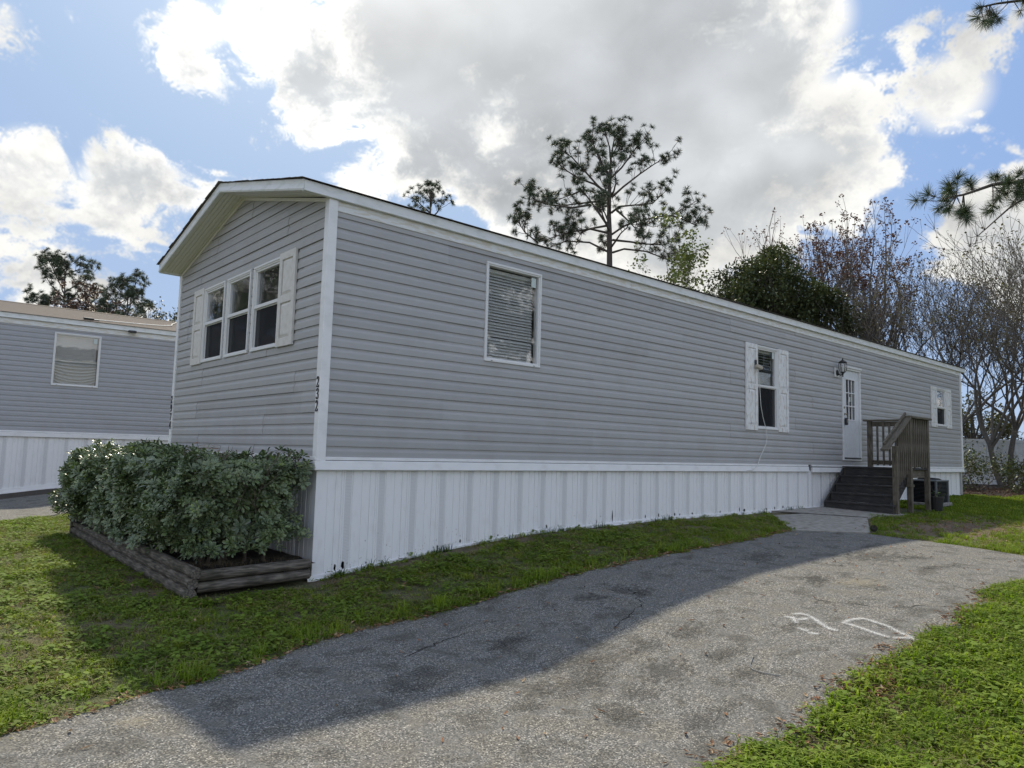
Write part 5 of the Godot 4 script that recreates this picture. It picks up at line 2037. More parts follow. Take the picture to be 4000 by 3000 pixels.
# limbs of the tall pine: [aside, height] along each, in metres from the trunk line
const LIMBS := [[[-0.04, 14.9], [-0.53, 15.69], [-0.84, 16.5], [-1.02, 17.01]], [[-0.01, 14.87], [0.53, 15.43], [0.97, 16.02], [1.36, 16.67]], [[-0.01, 15.94], [0.32, 16.58], [0.48, 17.11]], [[-0.08, 13.92], [-0.72, 14.42], [-1.38, 15.04], [-2.03, 15.65], [-2.56, 15.93]], [[-0.09, 14.03], [-0.84, 14.47], [-1.66, 14.65], [-2.24, 14.9], [-2.72, 15.29]], [[0.05, 13.86], [0.61, 14.4], [1.41, 15.0], [2.09, 15.48], [2.78, 15.9]], [[-0.12, 13.57], [-0.7, 13.7], [-1.63, 13.61], [-2.44, 13.51], [-3.27, 14.06]], [[-0.15, 12.41], [-0.69, 13.09], [-1.05, 13.54], [-1.47, 13.99], [-2.21, 13.63], [-2.78, 13.32]], [[-1.04, 13.34], [-1.96, 13.03], [-3.01, 13.06], [-3.82, 13.18], [-4.07, 13.69]], [[0.1, 11.96], [0.72, 12.43], [1.47, 12.8], [2.45, 13.12], [3.25, 13.31], [3.94, 13.79], [4.74, 14.28]], [[3.25, 13.31], [3.95, 13.16], [4.6, 12.94]], [[-0.14, 12.01], [-1.01, 12.13], [-1.93, 11.9], [-2.74, 11.59], [-3.66, 11.22]], [[-0.14, 11.08], [-1.0, 11.58], [-2.16, 11.66], [-3.08, 11.35]], [[-0.15, 12.41], [-1.01, 12.27], [-1.47, 12.09], [-1.83, 12.42]], [[0.15, 11.03], [0.75, 11.28], [1.91, 11.28], [2.79, 11.05], [3.79, 10.73]], [[0.13, 11.67], [1.03, 11.63], [1.91, 11.6], [2.83, 11.68], [3.57, 12.11]], [[0.04, 13.05], [0.41, 13.35], [0.99, 13.37], [1.98, 13.33], [2.6, 13.93]], [[0.3, 13.17], [0.71, 12.72], [1.19, 12.16], [1.65, 12.34]], [[-3.66, 11.22], [-4.31, 11.66], [-4.67, 12.23]]]


func twigs(g: Geo, at: Array, pts: Array, from: float, count: int, l: float) -> void:
	# short crooked twigs with a tuft at each end, off the outer part of a limb
	var n := pts.size() - 1
	for k in count:
		var t := lerpf(from, 1.0, (k + rng.randf()) / count) * n
		var i := mini(int(t), n - 1)
		var p: Vector3 = lerp(pts[i], pts[i + 1], t - i)
		var f: Vector3 = (pts[i + 1] - pts[i]).normalized()
		var d := (f * 0.7 + rand_dir() * 0.9 + UPV * 0.55).normalized()
		var ll := l * (0.45 + 0.75 * rng.randf())
		var q := p + d * ll * 0.5 + rand_dir() * 0.06
		var e := q + (d + UPV * 0.35 + rand_dir() * 0.3).normalized() * ll * 0.5
		g.tube([p, q, e], [0.018, 0.013, 0.009], 4, false)
		at.append(tuft_at(e, (e - q).normalized(), 0.8 + 0.4 * rng.randf()))
		for j in 1 + rng.randi() % 2:
			var h := (d + rand_dir() * 1.0).normalized()
			var m: Vector3 = lerp(p, e, 0.35 + 0.5 * rng.randf())
			var e2 := m + h * ll * 0.38
			g.tube([m, e2], [0.010, 0.008], 3, false)
			at.append(tuft_at(e2, (h + UPV * 0.4).normalized(), 0.65 + 0.4 * rng.randf()))
	at.append(tuft_at(pts[n], (pts[n] - pts[n - 1]).normalized(), 1.0))


func pine(label: String, base: Vector3, h: float, crown: float, low: float, limbs: int, fine: float, group: String, big := 1.0) -> void:
	var t := thing("pine_tree", label, "tree", base, group)
	var g := Geo.new()
	var ps := []
	var rs := []
	for i in 9:
		ps.append(Vector3(sin(i * 1.3) * 0.12, h * i / 8.0, cos(i * 1.7) * 0.12))
		rs.append(lerpf(h * 0.017, 0.03, i / 8.0))
	g.tube(ps, rs, 8)
	part(t, "trunk", g, M.bark)
	var at := []
	g = Geo.new()
	for k in limbs:
		var f := (k + rng.randf()) / limbs
		var y := lerpf(low, 0.985, f) * h
		var a := k * 2.4 + rng.randf()
		var d := Vector3(cos(a), 0.12 + 0.75 * f * f, sin(a)).normalized()
		var l := crown * sqrt(maxf(0.05, 1.0 - pow((f - 0.25) / 0.8, 2.0))) * (0.75 + 0.4 * rng.randf())
		var pts := [Vector3(0, y, 0)]
		for i in 4:
			d = (d + rand_dir() * 0.22 + UPV * 0.08).normalized()
			pts.append(pts[-1] + d * l / 4.0)
		var i8: Vector3 = lerp(ps[mini(int(y / h * 8.0), 7)], ps[mini(int(y / h * 8.0) + 1, 8)], 0.5)
		pts[0] = Vector3(i8.x, y, i8.z)
		g.tube(pts, [0.07, 0.055, 0.04, 0.03, 0.015], 5, false)
		twigs(g, at, pts, 0.35, int(7 * fine), 0.9)
	for i in at.size():
		at[i] = Transform3D(at[i].basis.scaled_local(Vector3.ONE * big), at[i].origin)
	part(t, "limbs", g, M.bark)
	copies(t, "crown", T.tuft_far, M.needle, at, tints(at.size(), 0.75, 1.25))


func leaves_on(g: Geo, tips: Array, per: int, spread: float, l: float, w: float, a: Color, b: Color) -> void:
	for q: Array in tips:
		var p: Vector3 = q[0]
		for k in per:
			var o := rand_dir() * spread * pow(rng.randf(), 0.6)
			var s := 0.7 + 0.6 * rng.randf()
			leaf(g, p + o, (rand_dir() + UPV * 0.15).normalized(), l * s, w * s, a.lerp(b, rng.randf()))


func broad_tree(called: String, label: String, base: Vector3, h: float, fork: float, o: Dictionary, per: int, spread: float, size: Vector2, a: Color, b: Color, group: String) -> void:
	var t := thing(called, label, "tree", base, group)
	var g := Geo.new()
	var top := Vector3(rng.randf() - 0.5, fork * h, rng.randf() - 0.5) * Vector3(0.6, 1, 0.6)
	var r0: float = o.get("r", h * 0.016)
	g.tube([Vector3.ZERO, top * 0.5 + rand_dir() * 0.1, top], [r0 * 1.25, r0, r0 * 0.85], 8)
	part(t, "trunk", g, M.grey_bark)
	var tips := []
	g = Geo.new()
	var boughs: int = o.get("boughs", 5)
	for k in boughs:
		var an := TAU * k / boughs + rng.randf()
		var d := Vector3(cos(an), o.get("rise", 1.1), sin(an)).normalized()
		grow(g, tips, top * (0.8 + 0.2 * rng.randf()), d, h * (1.0 - fork) * float(o.get("first", 0.42)), r0 * 0.62, o.levels, o)
	part(t, "limbs", g, M.grey_bark)
	if per > 0:
		g = Geo.new()
		leaves_on(g, tips, per, spread, size.x, size.y, a, b)
		part(t, "crown", g, M.tree_leaf)


# a dense evergreen crown: leaf clumps set over an uneven mass
func dense_tree(label: String, base: Vector3, h: float, rad: Vector3, clumps: int, a: Color, b: Color, group: String, leaf_l := 0.17) -> void:
	var t := thing("evergreen_tree", label, "tree", base, group)
	var g := Geo.new()
	g.tube([Vector3.ZERO, Vector3(0.1, h * 0.4, 0.05), Vector3(0, h * 0.8, 0)], [0.2, 0.15, 0.06], 7)
	part(t, "trunk", g, M.grey_bark)
	var limbs := Geo.new()
	g = Geo.new()
	var mid := Vector3(0, h - rad.y, 0)
	for k in clumps:
		var d := rand_dir()
		var bump := 0.78 + 0.32 * nz.get_noise_3d(d.x * 1.6 + base.x, d.y * 1.6, d.z * 1.6 + base.z)
		var c := mid + d * rad * bump * pow(rng.randf(), 0.22)
		limbs.tube([mid * Vector3(1, 0.8, 1) + d * 0.2, lerp(mid, c, 0.6) + rand_dir() * 0.2, c], [0.045, 0.025, 0.01], 3, false)
		var cr := 0.42 + 0.4 * rng.randf()
		for i in 170:
			var o := rand_dir() * pow(rng.randf(), 0.45)
			o.y *= 0.72
			var s := 0.7 + 0.6 * rng.randf()
			var dd := (o + rand_dir() * 0.8 + Vector3(0, -0.15, 0)).normalized()
			leaf(g, c + o * cr, dd, leaf_l * s, leaf_l * 0.28 * s, a.lerp(b, rng.randf()))
	part(t, "limbs", limbs, M.grey_bark)
	part(t, "crown", g, M.tree_leaf)


func make_trees() -> void:
	rng.seed = 800
	T.tuft_far = tuft_mesh(1, 84, 0.28, 0.006, Color(0.085, 0.112, 0.066))
	T.tuft_near = tuft_mesh(2, 110, 0.27, 0.0030, Color(0.085, 0.118, 0.058))
	var aside := Vector3(0.7505, 0, 0.6613)
	var away := Vector3(0.6613, 0, -0.7505)
	# the tall pine behind the home
	var t := thing("pine_tree", "tall open pine rising above the middle of the roof", "tree", Vector3(23.52, 0.4, -16.56))
	var g := Geo.new()
	g.tube([Vector3(0, 0, 0), aside * 0.02 + UPV * 5.0, UPV * 10.16, aside * -0.03 + UPV * 12.07, aside * -0.07 + UPV * 12.93, aside * -0.06 + UPV * 13.92, aside * -0.04 + UPV * 14.9, aside * -0.01 + UPV * 15.94, aside * 0.14 + UPV * 16.93], [0.21, 0.18, 0.145, 0.125, 0.11, 0.095, 0.07, 0.05, 0.025], 10)
	part(t, "trunk", g, M.bark)
	var at := []
	g = Geo.new()
	var leans := {}
	for k in LIMBS.size():
		var lean := (rng.randf() - 0.5) * 1.5
		lean = leans.get({8: 7, 10: 9, 17: 16, 18: 11}.get(k, -1), lean)
		leans[k] = lean
		var pts := []
		var rs := []
		var n: int = LIMBS[k].size()
		for i in n:
			var q: Array = LIMBS[k][i]
			var along_limb := absf(float(q[0]))
			pts.append(aside * float(q[0]) + UPV * float(q[1]) + away * lean * along_limb * 0.5 + Vector3(0, (rng.randf() - 0.5) * 0.06 if i > 0 else 0.0, 0))
			rs.append(lerpf(0.062 if n > 3 else 0.04, 0.016, float(i) / (n - 1)))
		g.tube(pts, rs, 6, false)
		twigs(g, at, pts, 0.36, 15, 0.95)
	# a few limbs towards and away from the viewer fill the crown
	for k in 12:
		var y := lerpf(11.2, 16.2, k / 11.0)
		var d: Vector3 = (away * (1.0 if k % 2 else -1.0) + aside * (rng.randf() - 0.5) * 1.3 + UPV * 0.35).normalized()
		var l := 3.0 - (y - 11.0) * 0.28
		var pts := [UPV * y]
		for i in 4:
			d = (d + rand_dir() * 0.25 + UPV * 0.05).normalized()
			pts.append(pts[-1] + d * l / 4.0)
		g.tube(pts, [0.06, 0.05, 0.035, 0.025, 0.012], 5, false)
		twigs(g, at, pts, 0.5, 6, 0.8)
	part(t, "limbs", g, M.bark)
	copies(t, "crown", T.tuft_far, M.needle, at, tints(at.size(), 0.75, 1.3))
	# the pine whose boughs reach in at the side of the drive
	t = thing("pine_tree", "pine bough with long needles reaching in above the bare trees", "tree", Vector3(16.2, 0.2, 5.9))
	var a0 := Vector3(13.0, 6.56, 3.13) - t.position
	g = Geo.new()
	g.tube([Vector3.ZERO, Vector3(0.1, 6.0, 0.1), Vector3(0.0, 13.0, 0.0)], [0.24, 0.19, 0.08], 10)
	part(t, "trunk", g, M.bark)
	at = []
	g = Geo.new()
	var limb := [Vector3(0.1, 7.2, 0.1), Vector3(-1.6, 7.15, -1.3)]
	for q: Array in [[0.3, 0.44], [-0.01, 0.30], [-0.36, 0.25], [-0.6, 0.21], [-0.91, 0.09], [-1.18, -0.01], [-1.32, -0.04]]:
		limb.append(a0 + aside * float(q[0]) + UPV * float(q[1]))
	g.tube(limb, [0.075, 0.06, 0.05, 0.045, 0.04, 0.034, 0.028, 0.024, 0.02], 7, false)
	var dead := [limb[1]]
	for q: Array in [[0.31, 0.12], [0.0, -0.07], [-0.24, -0.19], [-0.42, -0.32], [-0.63, -0.51], [-0.89, -0.75], [-1.04, -0.88], [-1.08, -1.02], [-1.18, -1.1]]:
		dead.append(a0 + aside * float(q[0]) + UPV * float(q[1]) - away * 0.15)
	g.tube(dead, [0.04, 0.03, 0.026, 0.022, 0.018, 0.014, 0.011, 0.009, 0.007, 0.004], 6, false)
	for k in 14:
		var p: Vector3 = dead[6 + k % 4]
		var d := (rand_dir() + UPV * 0.2 - aside * 0.4).normalized()
		g.tube([p, p + d * 0.10, p + d * 0.17 + UPV * 0.05, p + d * 0.2 + UPV * 0.12], [0.006, 0.005, 0.004, 0.002], 4, false)
	for q: Array in [[-1.9, -0.03], [-1.74, 0.04], [-1.54, 0.11], [-1.4, 0.23], [-1.21, 0.18], [-1.59, -0.03], [-1.41, -0.07], [-1.29, -0.2], [-1.58, -0.37], [-1.2, -0.3], [-1.33, -0.45], [-1.16, -0.48], [-0.59, -0.11], [-0.48, -0.19], [-0.54, -0.26], [-0.35, 0.02], [-0.22, 0.08], [-0.11, 0.19], [-0.44, 0.15], [-0.69, 0.26], [-0.85, 0.27], [-1.05, 0.25], [-0.08, 0.0], [-0.19, 0.23], [-0.28, 0.32], [-0.44, 0.42], [-0.11, 0.39], [-1.48, -0.18], [-1.22, -0.42], [-1.3, 0.08], [-0.02, 0.1], [0.1, 0.3], [-0.15, -0.1], [-0.3, -0.05]]:
		var e: Vector3 = a0 + aside * float(q[0]) + UPV * float(q[1]) + away * (rng.randf() - 0.5) * 0.7
		var near: Vector3 = limb[8]
		for p: Vector3 in limb.slice(2):
			if p.distance_to(e) < near.distance_to(e) + 0.25 and p.dot(aside) > e.dot(aside) - 0.1:
				near = p
		var m: Vector3 = lerp(near, e, 0.5) + Vector3(0, -0.06, 0)
		g.tube([near, m, e], [0.012, 0.009, 0.007], 5, false)
		at.append(tuft_at(e, ((e - m).normalized() + aside * -0.3).normalized(), 0.8 + 0.3 * rng.randf()))
		at.append(tuft_at(lerp(m, e, 0.55), ((e - m).normalized() + UPV * 0.3).normalized(), 0.6 + 0.3 * rng.randf()))
	part(t, "bough", g, M.bark)
	# the bough above it
	g = Geo.new()
	var high := [Vector3(0.0, 11.0, 0.0), a0 + aside * 0.9 + UPV * 4.2, a0 + aside * 0.2 + UPV * 4.05, a0 + aside * -0.4 + UPV * 3.95, a0 + aside * -0.8 + UPV * 3.85]
	g.tube(high, [0.05, 0.035, 0.028, 0.02, 0.012], 6, false)
	for k in 16:
		var p: Vector3 = lerp(high[2], high[4], rng.randf())
		var e := p + Vector3(0, -0.12, 0) + rand_dir() * 0.22
		g.tube([p, e], [0.009, 0.006], 4, false)
		at.append(tuft_at(e, ((e - p).normalized() - aside * 0.3).normalized(), 0.75 + 0.3 * rng.randf()))
	part(t, "bough", g, M.bark)
	copies(t, "crown", T.tuft_near, M.needle, at, tints(at.size(), 0.8, 1.3))
	# pines far behind
	var far := "trees behind the homes"
	pine("small pine top peeking over the near half of the roof", Vector3(21.5, 0.5, -29.6), 16.6, 1.9, 0.72, 12, 1.0, far)
	pine("broad dark pine behind the neighbour's roof", Vector3(7.5, 0.5, -62.3), 15.0, 4.0, 0.50, 28, 1.7, far, 1.3)
	pine("smaller pine behind the neighbour's roof nearest the tall wall", Vector3(10.3, 0.5, -53.4), 12.4, 2.6, 0.42, 22, 1.5, far, 1.25)
	# evergreens and winter trees behind the far half of the home
	var dark := Color(0.060, 0.082, 0.045)
	var olive := Color(0.13, 0.155, 0.07)
	dense_tree("rounded dark evergreen above the roof's far half", Vector3(26.6, 0.5, -9.9), 10.9, Vector3(2.6, 2.9, 2.6), 105, dark, olive, far)
	dense_tree("lower evergreen mass left of the rounded evergreen's foot", Vector3(24.9, 0.5, -10.4), 8.7, Vector3(1.7, 2.3, 1.7), 46, dark, olive, far)
	dense_tree("low dark evergreen below the red-leaved trees", Vector3(28.3, 0.5, -8.3), 9.4, Vector3(1.9, 2.6, 1.9), 64, dark, olive * 0.8, far)
	var red := Color(0.13, 0.060, 0.050)
	var rust := Color(0.21, 0.115, 0.09)
	var up := {"kids": 3, "angle": 0.55, "ratio": 0.72, "up": 0.4, "wig": 0.14, "thin": 0.60, "levels": 4, "boughs": 8, "rise": 1.6, "first": 0.33, "sides": 5, "rmin": 0.007}
	broad_tree("red_tree", "tall tree with dark red seeds and leaves in the middle of the winter trees", Vector3(33.7, 0.5, -8.4), 14.0, 0.34, up, 9, 0.16, Vector2(0.12, 0.042), red, rust, far)
	broad_tree("red_tree", "thin tree with sparse red leaves behind the rounded evergreen", Vector3(35.6, 0.5, -12.4), 15.2, 0.42, up, 4, 0.13, Vector2(0.12, 0.042), red, rust, far)
	broad_tree("red_tree", "low red-leaved tree merging into the taller red one's foot", Vector3(32.4, 0.5, -7.4), 10.6, 0.3, up, 4, 0.14, Vector2(0.12, 0.045), red, Color(0.12, 0.10, 0.06), far)
	var bare := {"kids": 3, "angle": 0.62, "ratio": 0.70, "up": 0.22, "wig": 0.24, "thin": 0.62, "levels": 5, "boughs": 5, "rise": 1.5, "first": 0.36, "sides": 5, "r": 0.10, "rmin": 0.008}
	var brown := Color(0.06, 0.05, 0.028)
	var moss := Color(0.10, 0.10, 0.035)
	for q: Array in [["bare forked tree standing closest to the home's far corner", 27.6, -2.5, 9.4, 0.22], ["bare tree with many crossing limbs left of the white fence's cap", 27.9, -1.2, 9.2, 0.18], ["bare tree just beyond the fence with drooping limbs", 30.6, -1.6, 10.2, 0.25],
		["bare leaning tree between the red trees and the fence", 31.3, -4.6, 10.0, 0.28], ["bare tree at the picture's edge in front of the fence", 27.6, 0.3, 9.6, 0.2], ["bare tree at the picture's edge beyond the fence", 32.8, 0.2, 11.0, 0.26]]:
		broad_tree("bare_tree", q[0], Vector3(q[1], 0.5, q[2]), q[3], q[4], bare, 1, 0.07, Vector2(0.09, 0.032), brown * 2.2, moss * 2.0, far)
	dense_tree("ivy-covered trunk mass beyond the fence at the picture's edge", Vector3(36.0, 0.5, 0.4), 8.4, Vector3(1.4, 3.6, 1.4), 26, dark, moss * 1.5, far)
	dense_tree("dull green undergrowth tree behind the bare trees beyond the fence", Vector3(38.0, 0.5, -5.0), 4.2, Vector3(3.2, 1.9, 2.2), 30, Color(0.07, 0.08, 0.045), moss * 1.6, far)
	dense_tree("dull green undergrowth tree behind the fence nearer the home", Vector3(36.0, 0.5, -8.0), 4.0, Vector3(3.0, 1.8, 2.2), 30, Color(0.07, 0.08, 0.045), moss * 1.6, far)
	var wisp := {"kids": 3, "angle": 0.5, "ratio": 0.66, "up": 0.5, "wig": 0.2, "thin": 0.6, "levels": 4, "boughs": 4, "rise": 2.4, "first": 0.40, "sides": 5, "r": 0.05}
	broad_tree("young_tree", "thin young tree with fresh yellow-green leaves beside the tall pine", Vector3(21.0, 0.5, -11.2), 10.6, 0.42, wisp, 9, 0.24, Vector2(0.13, 0.05), Color(0.15, 0.20, 0.05), Color(0.26, 0.30, 0.10), far)
	broad_tree("young_tree", "small leafy sapling between the yellow-green tree and the evergreen", Vector3(23.2, 0.5, -10.4), 7.9, 0.55, wisp, 6, 0.18, Vector2(0.12, 0.045), Color(0.07, 0.10, 0.03), Color(0.13, 0.16, 0.06), far)
	broad_tree("bare_tree", "grey bare twigs peeking over the roof beside the small pine top", Vector3(21.2, 0.5, -26.2), 14.0, 0.8, wisp, 0, 0.1, Vector2(0.1, 0.03), brown, moss, far)
	broad_tree("bare_tree", "grey bare twigs peeking over the roof nearer the tall pine", Vector3(22.3, 0.5, -25.2), 13.9, 0.82, wisp, 0, 0.1, Vector2(0.1, 0.03), brown, moss, far)
	broad_tree("red_tree", "russet tree between the two pines behind the neighbour's roof", Vector3(9.2, 0.5, -58.4), 13.2, 0.45, up, 14, 0.4, Vector2(0.22, 0.09), Color(0.12, 0.07, 0.05), Color(0.19, 0.125, 0.095), far)
	broad_tree("young_tree", "half-bare leafy treetop at the end of the neighbour's ridge", Vector3(9.7, 0.5, -40.9), 9.6, 0.5, up, 5, 0.25, Vector2(0.16, 0.06), Color(0.06, 0.07, 0.03), Color(0.12, 0.12, 0.06), far)
	# trees that only the window panes show
	var mirrored := "trees mirrored in the window panes"
	dense_tree("broad tree mirrored in the gable windows", Vector3(-9.5, 0.0, -27.0), 14.0, Vector3(4.2, 4.6, 4.2), 60, dark, olive, mirrored, 0.26)
	dense_tree("tree mirrored in the gable window nearest the corner post", Vector3(-17.0, 0.0, -33.0), 15.0, Vector3(4.0, 4.6, 4.0), 54, dark, olive, mirrored, 0.26)
	dense_tree("tree mirrored in the window with blinds", Vector3(19.5, 0.0, 19.0), 12.0, Vector3(3.4, 3.6, 3.4), 48, dark, olive, mirrored, 0.26)
	dense_tree("tree mirrored in the tall window's upper pane", Vector3(30.0, 0.0, 12.0), 10.0, Vector3(3.2, 4.2, 3.2), 60, dark, olive, mirrored, 0.26)
	dense_tree("tree mirrored in the panes of the white door", Vector3(33.5, 0.0, 8.2), 9.0, Vector3(3.0, 4.2, 3.0), 56, dark, olive, mirrored, 0.26)
	dense_tree("tree mirrored in the last shuttered window", Vector3(38.0, 0.0, 4.6), 9.0, Vector3(3.0, 4.2, 3.0), 56, dark, olive, mirrored, 0.26)


# ---------------------------------------------------------------- the overgrown corner beyond the home
func make_back_corner() -> void:
	rng.seed = 850
	var fence := thing("vinyl_fence", "pale vinyl privacy fence half hidden behind bare brush", "fence", Vector3(26.6, 0.5, -5.5))
	var f := Vector3(0.7505, 0, 0.6613)
	var b := Basis(f, UPV, f.cross(UPV))
	var n := f.cross(UPV)
	for k in 5:
		var x := k * 2.45
		var g := Geo.new()
		g.box(f * x + UPV * 0.95, Vector3(0.13, 1.92, 0.13), 0.008, b)
		var post := part(fence, "post", g, M.fence_vinyl)
		g = Geo.new()
		g.box(f * x + UPV * 1.925, Vector3(0.17, 0.035, 0.17), 0.012, b)
		part(post, "cap", g, M.white)
		if k == 4:
			continue
		for y: float in [0.1, 1.77]:
			g = Geo.new()
			g.box(f * (x + 1.225) + UPV * y, Vector3(2.32, 0.14, 0.05), 0.006, b)
			part(fence, "rail", g, M.fence_vinyl)
		for i in 14:
			g = Geo.new()
			g.box(f * (x + 0.065 + 0.083 + i * 0.1657) + UPV * 0.935, Vector3(0.160, 1.53, 0.026), 0.005, b)
			part(fence, "picket", g, M.fence_vinyl)
	var dark := Color(0.028, 0.042, 0.018)
	var mid := Color(0.075, 0.095, 0.03)
	for q: Array in [[21.0, -0.9, 1.5, 0.9, "dark bush hard against the home's far corner"], [22.6, -0.5, 1.35, 0.85, "green bush in front of the fence beside the dark corner bush"], [23.8, 0.3, 1.1, 0.8, "low bush in the middle of the leaf litter before the fence"], [25.4, 1.2, 1.2, 0.9, "loose bush at the picture's edge before the fence"], [24.0, -1.8, 1.9, 1.0, "taller thin bush against the fence near the home"], [26.2, -0.4, 1.0, 0.9, "low brush between the two bushes before the fence"]]:
		var t := thing("bush", q[4], "bush", on(q[0], q[1]), "bushes before the fence")
		var st := Geo.new()
		var lv := Geo.new()
		var tips := []
		for k in 6:
			var a := rng.randf() * TAU
			grow(st, tips, Vector3.ZERO, Vector3(cos(a) * 0.8, 1.0, sin(a) * 0.8).normalized(), float(q[2]) * 0.42, 0.014, 3, {"kids": 3, "angle": 0.7, "ratio": 0.72, "up": 0.1, "wig": 0.3, "thin": 0.6, "sides": 4})
		part(t, "stems", st, M.stem_bark)
		leaves_on(lv, tips, 5, 0.2, 0.085, 0.028, dark * 1.7, mid * 1.6)
		part(t, "leaves", lv, M.tree_leaf)
	# fallen limbs and brush
	for q: Array in [[23.0, 1.0, 2.2, "short bare limb fallen on the leaf litter nearest the lawn"], [24.6, 0.4, 2.6, "bare fallen limb in the middle of the brush before the fence"], [25.5, -0.6, 3.0, "long bare fallen limb closest to the fence"]]:
		var g := Geo.new()
		var tips := []
		grow(g, tips, Vector3.ZERO, Vector3(rng.randf() - 0.5, 0.35, rng.randf() - 0.3).normalized(), float(q[2]) * 0.5, 0.03, 3, {"kids": 3, "angle": 0.6, "ratio": 0.7, "up": 0.05, "wig": 0.25, "thin": 0.6, "sides": 5})
		var o := part(self, "fallen_limb", g, M.stem_bark)
		o.position = on(q[0], q[1], 0.02)
		tag(o, q[3], "branch", "fallen limbs before the fence")


# ---------------------------------------------------------------- lawn
func blade_mesh(sd: int, blades: int, h0: float, h1: float, w: float, spread: float, bend: float) -> ArrayMesh:
	var r := RandomNumberGenerator.new()
	r.seed = sd
	var g := Geo.new()
	for k in blades:
		var a := r.randf() * TAU
		var d := Vector3(cos(a), 0, sin(a))
		var e := r.randf() * TAU
		var p := Vector3(cos(e), 0, sin(e)) * spread * sqrt(r.randf())
		var h := lerpf(h0, h1, r.randf())
		var s := d.cross(UPV) * w * (0.7 + 0.6 * r.randf())
		var m := p + UPV * h * 0.6 + d * h * bend * 0.35
		var t := p + UPV * h * (0.95 - 0.35 * bend) + d * h * bend
		g.col = Color(1, 1, 1).lerp(Color(0.62, 0.7, 0.5), r.randf())
		if r.randf() < 0.09:
			g.col = Color(1.6, 1.15, 0.9)
		g.quad(p - s, p + s, m + s * 0.9, m - s * 0.9)
		g.tri(m - s * 0.9, m + s * 0.9, t)
	return g.mesh()


func weed_mesh(sd: int, count: int, r0: float, h: float) -> ArrayMesh:
	var r := RandomNumberGenerator.new()
	r.seed = sd
	var g := Geo.new()
	for k in count:
		var a := r.randf() * TAU
		var d := Vector3(cos(a), 0.25, sin(a)).normalized()
		var p := d * 0.05 * r.randf() + UPV * h * (0.3 + 0.7 * r.randf())
		var tilt := (Vector3(r.randf() - 0.5, 1.6, r.randf() - 0.5)).normalized()
		var s := d.cross(tilt).normalized()
		var f := tilt.cross(s).normalized()
		var rr := r0 * (0.7 + 0.6 * r.randf())
		g.col = Color(1, 1, 0.9).lerp(Color(0.62, 0.72, 0.6), r.randf())
		var ring := []
		for i in 6:
			var b := TAU * i / 6.0
			ring.append(p + s * cos(b) * rr * 0.72 + f * (sin(b) * rr + rr))
		g.poly(ring, tilt)
	return g.mesh()


